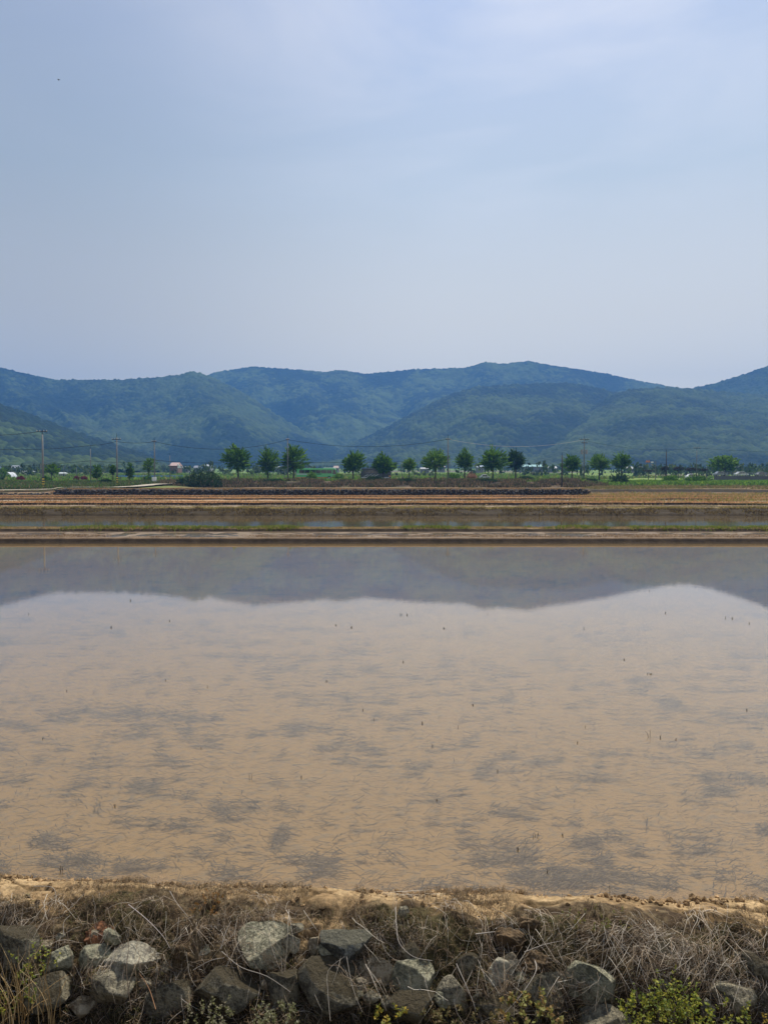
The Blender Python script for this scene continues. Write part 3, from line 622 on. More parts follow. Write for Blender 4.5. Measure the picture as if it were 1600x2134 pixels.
# leafy weeds at the foot
def weed(px, py, n, wpx, hpx, cols, lab, name='weed', seed=1, leaf=.012, cat='weed', off=.25, nl=16):
    r = np.random.default_rng(seed); p0 = wall_pt(px, py); d = ray(px, py).normalized(); p0 = p0-d*off
    m = 1/ppm(4.2); root = empty(name, p0, lab, cat)
    st = np.zeros((n, 6, 3)); tops = []
    bx = r.uniform(-wpx*.5, wpx*.5, n)*m; by = r.uniform(-.10, .10, n); hh = hpx*m*r.uniform(.5, 1.0, n)*1.25*(1-.5*(bx/(wpx*.5*m))**2)
    lx = r.normal(0, .12, n)
    for i in range(6):
        q = i/5; st[:, i, 0] = bx+lx*hh*q*2+r.normal(0, .003, n); st[:, i, 1] = by-.15*hh*q; st[:, i, 2] = hh*q*(1-.12*q)
    ribbons('stem', st, np.full(n, .0012), np.tile([.14, .13, .04], (n, 1)), M_leaf, kind='stuff', parent=root)
    V = []; Fc = []; cc = []
    cols = np.array(cols)
    for i in range(n):
        for j in range(nl):
            q = r.uniform(.25, 1); k = q*5; a = int(min(k, 4)); f = k-a; c = st[i, a]*(1-f)+st[i, a+1]*f
            th = r.uniform(0, 6.28); el = r.uniform(-.2, .9); L = leaf*r.uniform(.6, 1.5); u = np.array([math.cos(th)*math.cos(el), math.sin(th)*math.cos(el), math.sin(el)])
            v = np.cross(u, r.normal(size=3)); v /= np.linalg.norm(v); b = len(V)
            V += [c, c+u*L*.55+v*L*.42, c+u*L*1.2, c+u*L*.55-v*L*.42]; Fc.append((b, b+1, b+2, b+3)); cc += [cols[r.integers(len(cols))]*r.uniform(.7, 1.3)]*4
    big('foliage', np.array(V), np.array(Fc), M_leaf, parent=root, col=np.array(cc), smooth=False); return root
yg = [(.30, .30, .04), (.36, .33, .05), (.20, .24, .04), (.16, .20, .04)]
weed(1380, 2130, 95, 135, 98, yg, 'large yellow-green leafy weed patch at the foot of the wall, lower right', seed=2)
weed(75, 2060, 12, 60, 80, yg, 'small yellow-green weed climbing beside the triangular grey-green rock', seed=3, nl=12)
weed(15, 2140, 8, 40, 60, yg, 'small yellow weed at the bottom left corner', seed=4)
weed(815, 2140, 14, 60, 30, [(.42, .30, .04), (.3, .3, .06)], 'orange-tipped small weed at the bottom edge below centre', seed=5)
weed(1105, 2115, 24, 100, 40, [(.32, .2, .07), (.3, .28, .08), (.2, .2, .05)], 'ragged tan and green weed tuft at the foot of the wall right of centre', seed=6, leaf=.016)
weed(1520, 2125, 10, 70, 50, yg, 'sparse weed sprigs right of the pale upright stone', seed=7)
weed(1595, 2138, 8, 30, 40, [(.4, .28, .05)], 'orange weed sprig in the bottom right corner', seed=8)
weed(430, 2138, 34, 80, 34, [(.32, .28, .18), (.2, .2, .08)], 'pale sunlit moss tuft at the bottom edge left of centre', seed=9, leaf=.009, name='moss_tuft', cat='moss')
weed(570, 2138, 34, 80, 34, [(.34, .32, .2), (.22, .22, .09)], 'pale sunlit moss tuft at the bottom edge below the faceted rock', seed=10, leaf=.009, name='moss_tuft', cat='moss')
weed(960, 2138, 26, 150, 24, [(.2, .14, .06), (.16, .14, .05)], 'low brown tuft at the bottom edge under the boxy grey rock', seed=12, leaf=.012, name='moss_tuft', cat='moss')
weed(1240, 1915, 30, 130, 24, [(.2, .2, .05), (.26, .2, .06), (.14, .14, .04)], 'low olive and orange herb cushion on the bank edge at right', seed=11, leaf=.008, off=.02)
weed(430, 1895, 26, 50, 18, [(.34, .17, .05), (.26, .14, .04)], 'small orange-brown herb cushion on the bank edge at left', seed=13, leaf=.007, off=.02)
# dry reed tuft lower left
root = empty('dry_reeds', wall_pt(50, 2150)-ray(50, 2150).normalized()*.3, 'tuft of tall tan dry reeds in the lower left corner', 'dry grass')
n = 46; st = np.zeros((n, 7, 3)); hh = rng.uniform(.1, .42, n); b0 = rng.uniform(-.14, .14, n); ln = rng.normal(-.05, .28, n)
for i in range(7):
    q = i/6; st[:, i, 0] = b0+ln*hh*q*q*1.3; st[:, i, 1] = rng.uniform(-.002, .002, n); st[:, i, 2] = hh*q*(1-.2*q*np.abs(ln))
st[:, :, 1] += rng.uniform(-.08, .08, n)[:, None]
ribbons('blades', st, rng.uniform(.0014, .0034, n), pal([(.55, .38, .17), (.45, .29, .12), (.62, .46, .24)])(n), M_straw, kind='stuff', parent=root)

# ---------------------------------------------------------------- straw in the flooded paddy
n = 360000; Yp = 4.25*np.power(32.0/4.25, rng.uniform(0, 1, n)**1.05); Xp = rng.uniform(-.75, .75, n)*(Yp*.92+1.0)
m = rng.random(n) < (.05+.6*sstep(.54, .66, cluster_mask(Xp, Yp)))
Xp, Yp = Xp[m], Yp[m]; n = len(Xp)
gridc = np.floor(Xp*4.2).astype(int)*7+np.floor(Yp*7).astype(int)*13
th = (hash2(gridc, gridc*3, 9)-.5)*1.0+rng.normal(0, .55, n); L = rng.uniform(.03, .16, n)*rng.uniform(.4, 1, n)*np.minimum(1+Yp/40, 1.6); wd = rng.uniform(.0014, .0036, n)*np.maximum(1, Yp/7)
zz = rng.uniform(-.022, -.003, n); dx = np.cos(th); dy = np.sin(th); bend = rng.normal(0, .05, n)
def quadline(Xp, Yp, zz, dx, dy, L, wd, bend):
    V = []
    for q, bb in ((-.5, 0), (0, 1), (.5, 0)):
        cx = Xp+dx*L*q-dy*L*bend*bb; cyy = Yp+dy*L*q+dx*L*bend*bb
        V.append(np.stack([cx-dy*wd, cyy+dx*wd, zz], -1)); V.append(np.stack([cx+dy*wd, cyy-dx*wd, zz], -1))
    V = np.stack(V, 1).reshape(-1, 3); i = np.arange(len(Xp))[:, None]*6
    return V, np.concatenate([i+np.array([[0, 1, 3, 2]]), i+np.array([[2, 3, 5, 4]])])
V, Fc = quadline(Xp, Yp, zz, dx, dy, L, wd, bend)
cc = np.repeat(pal([(.035, .034, .036), (.055, .05, .048), (.02, .02, .022), (.17, .135, .09)])(n), 6, axis=0)
o = big('sunken_straw', V, Fc, material('sunken_straw', attr=True, rough=.9), col=cc); tag(o, 'dark straw lying in drifts under the shallow paddy water', 'straw', kind='stuff')
# stubble bits standing out of the water
def twig(pts, lab=None, grp=None):
    pass
M_twig = material('wet_stem', (.03, .022, .015), .35, spec=.6)
tw = [(880, 1508, 9), (902, 1555, 10), (955, 1516, 9), (1350, 1535, 26), (1375, 1538, 10), (1407, 1541, 8), (1220, 1515, 6), (1203, 1548, 6), (522, 1622, 18), (910, 1668, 7), (1112, 1745, 14), (1118, 1742, 16), (1172, 1741, 10), (1138, 1818, 16), (1270, 1858, 26),
      (1036, 1608, 8), (835, 1282, 8), (848, 1282, 6), (1386, 1278, 7), (1352, 1232, 6), (232, 1308, 8), (354, 1294, 5), (272, 1252, 8), (700, 1303, 5), (732, 1308, 6), (925, 1310, 6), (1348, 1405, 6), (1356, 1405, 6), (432, 1432, 8), (780, 1500, 8), (756, 1480, 6), (1217, 1310, 6), (1510, 1288, 8), (1525, 1289, 8),
      (839, 1380, 7), (345, 1418, 5), (628, 1620, 8), (1436, 1738, 6), (1079, 1772, 12), (1555, 1480, 6), (130, 1815, 24), (985, 1470, 6), (590, 1250, 5), (1015, 1280, 6), (1300, 1375, 5), (140, 1440, 5), (60, 1280, 5), (1560, 1300, 6), (680, 1420, 6), (420, 1560, 7), (240, 1680, 9), (90, 1540, 6)]
places = ['at the very edge', ]
for i, (px, py, h) in enumerate(tw):
    p = at_z(px, py, 0); hh = .58*h/ppm(p.y); mb = MB(); r = random.Random(i)
    for k in range(r.choice([1, 2, 2, 3])):
        a = r.uniform(0, 6.28); b = r.uniform(.1, .9) if k else r.uniform(0, .25); sx = math.cos(a)*hh*b*.9; sy = math.sin(a)*hh*b*.9; x0 = r.uniform(-.3, .3)*hh
        tip = (x0+sx, sy, hh*(1-.5*b)); rr = max(.0016, .0003*p.y)
        if k == 2: mb.tube([(x0, 0, -.02), tip, (x0+sx*1.9, sy, hh*.25)], rr, 5)
        else: mb.tube([(x0, 0, -.02), (x0+sx*.4, sy*.4, hh*.5), tip], [rr*1.2, rr, rr*.7], 5)
    o = mb.build('stubble_stem', M_twig); o.location = p
    tag(o, 'dark rice stubble stem sticking out of the brown paddy water', 'stubble', 'stubble stems standing in the flooded paddy')

# ---------------------------------------------------------------- grasses on the far banks
def blades(name, X, Y, hr, wr, cols, lab, lean=.35, per=4, spread=.06, cat='grass'):
    n = len(X)*per; X = np.repeat(X, per)+rng.normal(0, spread, n); Y = np.repeat(Y, per)+rng.normal(0, spread, n); Z = G(X, Y)-.02
    h = rng.uniform(*hr, n)*(.6+.8*fbm(X*.4, Y*.4, 131)); w_ = rng.uniform(*wr, n); lx = rng.normal(0, lean, n)*h; ly = rng.normal(0, lean, n)*h; th = rng.uniform(0, 3.14, n)
    V = np.stack([np.stack([X-w_*np.cos(th), Y-w_*np.sin(th), Z], -1), np.stack([X+w_*np.cos(th), Y+w_*np.sin(th), Z], -1),
                  np.stack([X+lx*.5+w_*np.cos(th)*.8, Y+ly*.5+w_*np.sin(th)*.8, Z+h*.6], -1), np.stack([X+lx*.5-w_*np.cos(th)*.8, Y+ly*.5-w_*np.sin(th)*.8, Z+h*.6], -1),
                  np.stack([X+lx, Y+ly, Z+h], -1)], 1)
    i = np.arange(n)[:, None]*5
    Fc = np.concatenate([i+np.array([[0, 1, 2]]), i+np.array([[0, 2, 3]]), i+np.array([[3, 2, 4]])])
    cb = np.array(cols); ci = cb[rng.integers(0, len(cb), n)]*rng.uniform(.7, 1.3, (n, 1))
    o = big(name, V.reshape(-1, 3), Fc, M_leaf, col=np.repeat(ci, 5, axis=0), smooth=False); tag(o, lab, cat, kind='stuff'); return o
def scat(n, y0, y1, k=.62, seed=0, thr=None, sc=(.3, .3), px=None):
    Y = rng.uniform(y0, y1, n); X = rng.uniform(-k, k, n)*Y
    if px: X = (rng.uniform(px[0], px[1], n)-800)/F*Y
    if thr is not None:
        m = fbm(X*sc[0], Y*sc[1], seed) > thr; X, Y = X[m], Y[m]
    return X, Y
tanc = [(.40, .28, .13), (.30, .20, .09), (.46, .34, .18), (.22, .14, .07)]
blades('dry_grass', *scat(6500, 37.15, 38.3), (.05, .13), (.006, .012), tanc+[(.22, .2, .06)], 'low dry tan grass fringe on the narrow dyke before the pond', spread=.05)
blades('field_stubble', *scat(7000, 32.7, 35, seed=140, thr=.45, sc=(.25, .5)), (.03, .10), (.006, .012), [(.26, .17, .09), (.2, .12, .06), (.4, .3, .2)], 'short brown stubble on the wet strip behind the flooded paddy', cat='stubble')
blades('green_tufts', *scat(2200, 37.2, 38.2, seed=141, thr=.5, sc=(.5, .5)), (.08, .2), (.01, .02), [(.12, .17, .03), (.2, .22, .04)], 'green tufts sprouting on the narrow dyke', per=8, spread=.1)
blades('bank_tussocks', *scat(7000, 53.6, 56.8, seed=181, thr=.42, sc=(.7, .7)), (.06, .2), (.012, .03), [(.09, .06, .03), (.16, .11, .05), (.05, .035, .018), (.2, .15, .055)], 'dark brown tussocks on the face of the bank behind the pond', spread=.12)
blades('bank_grass', *scat(5000, 56.6, 58.4, seed=182, thr=.42, sc=(.3, .7)), (.05, .15), (.01, .022), [(.3, .22, .07), (.24, .17, .06), (.34, .28, .08), (.2, .18, .04)], 'rough brown and yellow grass on the bank behind the pond', spread=.12)
X1, Y1 = scat(16000, 58, 64, seed=142, thr=.42); blades('straw_stubble', X1, Y1, (.04, .10), (.012, .024), [(.45, .40, .31), (.2, .16, .07), (.3, .22, .12), (.12, .1, .05)], 'pale straw stubble in the first dry field', cat='stubble')
yr = np.concatenate([rng.normal(c_, .7, 2600) for c_ in (67.3, 84.8, 99.6)]); xr = rng.uniform(-.62, .62, len(yr))*yr; yr = yr+warp(xr, yr)
blades('ridge_grass', xr, yr, (.06, .16), (.02, .04), [(.42, .23, .10), (.32, .17, .07), (.45, .30, .15)], 'rusty dry grass along the low field ridges', spread=.3)
X1, Y1 = scat(9000, 66, 107, seed=143, thr=.5, sc=(.06, .2)); blades('field_grass', X1, Y1, (.06, .22), (.02, .04), [(.34, .2, .1), (.26, .17, .08), (.2, .17, .06)], 'dry brown grass over the middle fields', spread=.3)
X1, Y1 = scat(6500, 72, 121, px=(1200, 1640), seed=144, thr=.5, sc=(.12, .15)); blades('yellow_grass', X1, Y1, (.08, .35), (.02, .05), [(.24, .22, .05), (.36, .22, .1), (.4, .26, .12), (.34, .2, .09), (.16, .19, .04)], 'yellow-green grass patches in the right-hand fields', spread=.4)
X1, Y1 = scat(9000, 126, 157, px=(1225, 1640), seed=210, thr=.42, sc=(.1, .25)); blades('terrace_grass', X1, Y1, (.1, .4), (.03, .06), [(.14, .14, .04), (.22, .15, .07), (.1, .13, .03), (.3, .21, .1)], 'mixed green and brown grass on the right-hand terraces', spread=.4)
X1, Y1 = scat(15000, 108.7, 112, px=(110, 1240)); blades('wall_top_grass', X1, Y1, (.08, .2), (.02, .05), [(.3, .2, .1), (.2, .14, .06), (.36, .22, .12)], 'dry grass along the top of the old stone wall', spread=.3)
X1, Y1 = scat(16000, 147, 161, px=(330, 1260), seed=190, thr=.4, sc=(.25, .3)); blades('reed_slope', X1, Y1, (.15, .8), (.03, .08), [(.08, .055, .03), (.05, .045, .02), (.15, .10, .055), (.05, .075, .02), (.22, .15, .09)], 'dark brown and olive reeds on the slope below the road', spread=.4)
X1, Y1 = scat(17000, 158, 186, px=(-60, 1660)); blades('roadside_greens', X1, Y1, (.2, .55), (.06, .14), [(.10, .20, .02), (.15, .26, .03), (.06, .13, .02), (.2, .28, .04)], 'bright green weeds and crops along the road verge', spread=.5)
X1, Y1 = scat(11000, 118, 158, px=(-60, 330)); X1, Y1 = X1, Y1
pathY = lambda px: np.interp(px, [-80, 0, 130, 250, 340, 400], [112, 114.5, 117.5, 128, 146, 164])
m = Y1 > pathY(800+F*X1/Y1)+3; blades('left_greens', X1[m], Y1[m], (.25, .9), (.05, .12), [(.06, .11, .025), (.09, .15, .03), (.05, .08, .02), (.16, .13, .06)], 'green weeds behind the pale farm track', spread=.5)
X1, Y1 = scat(15000, 198, 330, k=.66, seed=150, thr=.42, sc=(.02, .03)); blades('valley_greens', X1, Y1, (.4, 1.2), (.15, .4), [(.11, .2, .03), (.16, .25, .04), (.08, .14, .03), (.2, .2, .07)], 'green crops in the valley beyond the road', spread=1.0)

# ---------------------------------------------------------------- track, road, old stone wall
def ribbon_road(name, pts, width, mat, lift=.05, n=120):
    pts = np.array(pts, float); t = np.linspace(0, 1, len(pts)); tt = np.linspace(0, 1, n)
    cx = np.interp(tt, t, pts[:, 0]); cyy = np.interp(tt, t, pts[:, 1])
    for _ in range(12): cx[1:-1] = (cx[:-2]+cx[2:]+2*cx[1:-1])/4; cyy[1:-1] = (cyy[:-2]+cyy[2:]+2*cyy[1:-1])/4
    dx = np.gradient(cx); dy = np.gradient(cyy); L = np.hypot(dx, dy); nx, ny = -dy/L, dx/L
    rows = []
    base = G(cx, cyy, True)
    for a in (-1, -.5, 0, .5, 1):
        X = cx+nx*a*width/2; Y = cyy+ny*a*width/2; rows.append(np.stack([X, Y, np.maximum(G(X, Y), base)+lift-.03*abs(a)], -1))
    V = np.stack(rows, 0).reshape(-1, 3); V2 = V.copy(); V2[:, 2] -= .5
    f = gridfaces(5, n); o = big(name, V, f, mat); return tag(o, kind='structure')
M_track = material('pale_track', (.42, .36, .27), .9, .8, (.30, .25, .18), bump=.02)
M_road = material('asphalt_road', (.06, .06, .06), .9, 2, (.045, .045, .045))
def tp(px, Y): return ((px-800)/F*Y, Y)
ribbon_road('farm_track', [tp(-150, 110), tp(-40, 113), tp(60, 115.5), tp(130, 117.5), tp(190, 122), tp(250, 128), tp(300, 137), tp(340, 146), tp(372, 156), tp(400, 166), tp(430, 180)], 3.0, M_track, lift=.32)
ribbon_road('road', [(-260, 190), (-120, 190), (0, 190), (120, 190), (260, 190)], 7.5, M_road, lift=.06, n=160)
# dry stone wall: stones set in rows, one thing
def stone_wall(px0, px1, Y, z0, z1, lab):
    V = []; Fc = []; r = np.random.default_rng(77); base, fb = ico(1); cc = []
    x0 = (px0-800)/F*Y; x1 = (px1-800)/F*Y; rows = 4; hgt = (z1-z0)/rows
    for j in range(rows):
        x = x0
        while x < x1:
            w_ = r.uniform(.15, .9); q = base*np.array([w_*.52, .32, hgt*r.uniform(.35, .95)])+r.normal(0, .03, base.shape)
            q = q+np.array([x+w_/2, Y+.12*j+r.uniform(-.08, .08), z0+hgt*(j+.5)+r.uniform(-.06, .06)]); Fc.append(fb+len(V)*len(base)); V.append(q)
            cc.append(np.tile(np.array([.05, .045, .038])*r.uniform(.3, 1.6), (len(base), 1))); x += w_
    o = big('stone_wall', np.concatenate(V), np.concatenate(Fc), material('old_wall_stone', attr=True, rough=.95), col=np.concatenate(cc), smooth=False)
    return tag(o, lab, 'stone wall')
stone_wall(112, 1222, 108.6, 1.0, 2.05, 'long dark dry stone wall with dry grass on top behind the brown fields')
stone_wall(-60, 112, 109.3, 1.0, 1.45, 'low crumbling stone edging below the pale track at left')

# ---------------------------------------------------------------- hills
M_hill = material('forest_hill', attr=True, rough=.95, spec=.1)
def hill(pts, Dc, Df, foot_z, seed, px0, px1, dark=(.006, .014, .006), light=(.10, .135, .03), lightamt=.6, nc=1000, nr=230, tree=9.5, spur=.16, bend=1.15, lmask=None, back=.5, thr=.55):
    px = np.linspace(px0, px1, nc); pts = np.array(pts, float); py = np.interp(px, pts[:, 0], pts[:, 1])
    for _ in range(int(nc/220)+1): py[1:-1] = (py[:-2]+2*py[1:-1]+py[2:])/4
    t = np.concatenate([np.linspace(0, 1, nr), 1+np.linspace(.02, back, 22)])
    T, P = np.meshgrid(t, px, indexing='ij'); PYc = np.broadcast_to(py, T.shape)
    Dcc = Dc*(1+.08*(fbm(P/300, P*0, seed)-.5))
    zc = EYE+(1012-PYc)/F*Dcc
    D = Df+(Dcc-Df)*T
    Tc = np.clip(T, 0, 1)
    z = foot_z+(zc-foot_z)*Tc**bend
    sp_ = (1-np.abs(2*fbm(P/170+.8*fbm(P/400, T*2, seed+1), T*1.1, seed+2, 3)-1)*2)
    sp2 = fbm(P/60+T*2, T*3, seed+7, 3)-.5
    z = z+(zc-foot_z)*(spur*(sp_-.6)+spur*.8*sp2)*np.sin(np.pi*Tc)**1.1
    z = np.where(T > 1, zc-(T-1)*(Dcc-Df)*.7, z)
    X = (P-800)/F*D
    vd, vid = voro(X/tree, D/tree, seed+20)
    vd2, vid2 = voro(X/(tree*2.6), D/(tree*2.6), seed+40)
    z = z+tree*.45*(1-np.clip(vd*1.35, 0, 1)**2)*(.5+.8*vid)
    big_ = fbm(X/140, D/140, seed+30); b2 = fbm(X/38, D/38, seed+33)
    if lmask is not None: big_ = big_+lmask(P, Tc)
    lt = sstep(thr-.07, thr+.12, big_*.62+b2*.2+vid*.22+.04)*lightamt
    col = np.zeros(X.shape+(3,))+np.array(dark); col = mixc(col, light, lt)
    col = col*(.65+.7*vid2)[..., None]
    o = big('hill', np.stack([X, D, z], -1).reshape(-1, 3), gridfaces(*X.shape), M_hill, col=col.reshape(-1, 3)); return tag(o, kind='structure')
far = [(-600, 740), (-200, 735), (0, 769), (60, 782), (130, 796), (250, 795), (350, 790), (430, 788), (450, 779), (530, 767), (600, 772), (680, 778), (710, 774), (760, 782), (860, 773), (975, 769), (1005, 758), (1050, 761), (1100, 755), (1150, 765), (1250, 780), (1330, 797), (1400, 810), (1500, 818), (1700, 835), (2200, 850)]
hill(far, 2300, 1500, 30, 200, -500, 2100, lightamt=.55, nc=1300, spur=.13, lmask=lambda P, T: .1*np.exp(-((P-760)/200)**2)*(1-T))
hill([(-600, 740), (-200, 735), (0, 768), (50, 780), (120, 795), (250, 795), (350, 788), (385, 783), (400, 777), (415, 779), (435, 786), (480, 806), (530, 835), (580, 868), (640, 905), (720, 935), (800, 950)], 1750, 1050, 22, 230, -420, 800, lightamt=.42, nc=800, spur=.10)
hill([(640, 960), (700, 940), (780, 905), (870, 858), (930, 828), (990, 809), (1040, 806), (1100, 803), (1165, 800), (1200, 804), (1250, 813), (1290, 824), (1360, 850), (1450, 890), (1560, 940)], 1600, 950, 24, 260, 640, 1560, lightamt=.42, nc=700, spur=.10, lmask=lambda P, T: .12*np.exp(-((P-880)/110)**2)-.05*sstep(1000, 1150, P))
hill([(1060, 965), (1120, 925), (1170, 890), (1230, 850), (1270, 828), (1310, 815), (1360, 811), (1440, 813), (1500, 820), (1600, 828), (1800, 820), (2000, 850)], 1450, 800, 20, 290, 1060, 2000, lightamt=.36, nc=700, spur=.09, lmask=lambda P, T: .14*np.exp(-((P-1200)/90)**2)-.03)  # mask paints the sunlit left flank as lighter tree tones
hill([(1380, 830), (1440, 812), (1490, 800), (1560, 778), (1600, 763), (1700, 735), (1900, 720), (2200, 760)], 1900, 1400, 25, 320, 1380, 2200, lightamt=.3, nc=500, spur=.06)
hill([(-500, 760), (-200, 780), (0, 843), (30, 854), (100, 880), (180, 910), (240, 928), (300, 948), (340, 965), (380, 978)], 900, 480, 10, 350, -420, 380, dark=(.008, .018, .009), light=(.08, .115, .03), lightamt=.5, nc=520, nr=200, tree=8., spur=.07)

# ---------------------------------------------------------------- trees
M_bark = material('bark', (.07, .05, .035), .95, 4, (.04, .03, .02))
def leafmesh(name, cpts, dirs, nleaf, size, cols, parent, seed):
    r = np.random.default_rng(seed); n = len(cpts)*nleaf
    c = np.repeat(cpts, nleaf, 0); d = np.repeat(dirs, nleaf, 0); q = r.uniform(0, 1, (n, 1))
    c = c+d*q+r.normal(0, size*.55, (n, 3))*(1.15-q*.95)
    u = r.normal(size=(n, 3)); u /= np.linalg.norm(u, axis=1, keepdims=True); u = u*.7+d/(np.linalg.norm(d, axis=1, keepdims=True)+1e-6); u /= np.linalg.norm(u, axis=1, keepdims=True); v = np.cross(u, r.normal(size=(n, 3))); v /= np.linalg.norm(v, axis=1, keepdims=True)
    s = size*r.uniform(.5, 1.1, (n, 1))
    V = np.stack([c-u*s*.7, c+v*s*.4, c+u*s*.7, c-v*s*.4], 1).reshape(-1, 3)
    cb = np.array(cols); cid = r.integers(0, len(cb), len(cpts)); ci = np.repeat(cb[cid], nleaf, 0)*r.uniform(.75, 1.25, (n, 1))
    return big(name, V, np.arange(len(V)).reshape(-1, 4), M_leaf, parent=parent, col=np.repeat(ci, 4, 0), smooth=False)
GN = [(.07, .16, .010), (.10, .21, .015), (.15, .28, .022), (.045, .11, .01)]
LG = [(.11, .23, .025), (.15, .27, .03), (.08, .17, .02), (.17, .28, .04)]
def tree(px, top, wpx, cb, base, Y, lab, cols=GN, seed=0, flat=False, grp='roadside trees along the far road', shoots=290, name='tree', lean=0, spiky=1., cat='tree'):
    r = np.random.default_rng(seed+500); p = at_y(px, base, Y); g = gz(p.x, Y); H = (base-top)/ppm(Y); W = wpx/ppm(Y)/2; hb = (base-cb)/ppm(Y)
    p.z = min(p.z, g+.15) if abs(p.z-g) < 2.5 else g
    H = EYE+(1012-top)/F*Y-p.z; hb = EYE+(1012-cb)/F*Y-p.z
    root = empty(name, p, lab, cat, grp)
    ch = H-hb; mb = MB(); tr = max(.09, H*.022)
    fork = hb+ch*.12
    mb.tube([(0, 0, -.3), (r.normal(0, .04), 0, hb*.5), (lean*.3, 0, fork)], [tr*1.25, tr, tr*.8], 8)
    C0 = np.array([lean, 0, hb+ch*.5]); cps = []; ds = []
    for i in range(9):
        a = i*2.4+r.uniform(0, .6); el = r.uniform(.5, 1.2); L = ch*r.uniform(.45, .75)
        dx, dy = math.cos(a)*math.cos(el)*W/(ch*.5), math.sin(a)*math.cos(el)*W/(ch*.5); tip = (lean*.3+dx*L, dy*L, fork+math.sin(el)*L)
        mid = (lean*.3+dx*L*.5, dy*L*.5, fork+math.sin(el)*L*.42)
        mb.tube([(lean*.3, 0, fork-.1), mid, tip], [tr*.5, tr*.32, tr*.1], 5)
    mb.tube([(lean*.3, 0, fork), (lean*.7, 0, hb+ch*.75)], [tr*.6, tr*.15], 5)
    mb.build('trunk', M_bark, root, smooth=True)
    k = 0
    lob = [(r.uniform(0, 6.28), r.uniform(-.5, .9), r.uniform(.6, 1.2)) for _ in range(11)]
    while k < shoots:
        u = r.normal(size=3); u /= np.linalg.norm(u); rad = r.uniform(.15, 1)**.5
        sc_ = .86
        for (la, lz, lr) in lob:
            lv = np.array([math.cos(la)*math.sqrt(1-lz*lz), math.sin(la)*math.sqrt(1-lz*lz), lz]); dd = u@lv
            if dd > .72: sc_ = lr*.9
        q = u*rad*sc_
        if flat and q[2] < -.25 and r.random() < .75: continue
        if not flat: q[:2] *= (1.0-.38*q[2]) if q[2] > -.35 else (1.13+.5*(q[2]+.35))
        c = C0+q*np.array([W*1.08, W*1.08, ch*.52])+np.array([0, 0, -.04*ch])
        dr = np.array([u[0]*.9, u[1]*.9, .35+u[2]*.6 if not flat else .25+u[2]*.3]); dr = dr/np.linalg.norm(dr)*r.uniform(.12, .36)*min(2*W, ch)*spiky
        cps.append(c-dr*.45); ds.append(dr); k += 1
    leafmesh('crown', np.array(cps), np.array(ds), 44, max(.14, .038*W*2), cols, root, seed); return root
T = [(497, 925, 62, 980, 1001, 172, 'tallest full round tree, leftmost of the row before the buses', GN, {}),
 (559, 934, 50, 988, 1001, 170, 'spiky tree between the tallest round tree and the tree by the pole', GN, {}),
 (612, 924, 56, 984, 1001, 170, 'spiky tree touching the power pole at the tail of the green bus', GN, {}),
 (736, 938, 54, 985, 1001, 172, 'round tree between the green bus and the dark bus', GN, {}),
 (799, 945, 56, 985, 1001, 173, 'round tree shading the dark bus', GN, {}),
 (853, 953, 34, 980, 1001, 172, 'smallest roadside tree, just right of the dark bus', LG, {}),
 (907, 938, 52, 980, 1002, 168, 'light green tree with a spreading left branch, left of the middle pole', LG, {}),
 (968, 935, 42, 980, 1000, 170, 'narrow tree just right of the middle pole, by the reddish grass mound', GN, {}),
 (1026, 930, 58, 982, 1000, 170, 'broad full tree just left of a narrower dark tree', GN, {}),
 (1074, 932, 42, 980, 995, 176, 'narrow dark tree right beside the broad full tree', [(.025, .06, .013), (.035, .08, .016)], {}),
 (1191, 945, 42, 983, 997, 176, 'dark round tree between the bare post and the transformer pole', GN, {}),
 (1248, 946, 42, 980, 996, 178, 'bright green rounded tree right of the transformer pole', LG, {}),
 (1295, 941, 42, 978, 991, 186, 'pointed tree standing above the dark round bush', GN, {}),
 (1509, 948, 58, 982, 990, 205, 'flat-topped spreading tree above the parked cars at right', LG, {'flat': True})]
for i, (px, top, w_, cb, bs_, Y, lab, cl, kw) in enumerate(T): tree(px, top, w_, cb, bs_, Y, lab, cl, seed=i*13+1, **kw)
TL = [(108, 963, 36, 990, 1002, 165, 'low spreading tree right of the leftmost striped pole', GN), (203, 966, 24, 1000, 1006, 150, 'small double-crowned tree by the thin pole at left', GN),
 (236, 966, 18, 990, 1003, 152, 'small oval tree touching the second striped pole', GN), (271, 960, 19, 1001, 1005, 150, 'columnar small tree before the blue fence', GN),
 (311, 948, 30, 986, 1001, 160, 'taller slender tree beside the pole with the white foot', GN), (5, 972, 34, 1000, 1004, 200, 'light green tree cut by the left edge above the white greenhouse', LG)]
for i, (px, top, w_, cb, bs_, Y, lab, cl) in enumerate(TL): tree(px, top, w_, cb, bs_, Y, lab, cl, seed=300+i*7, grp='small trees left of the big bush', shoots=130, spiky=.9)
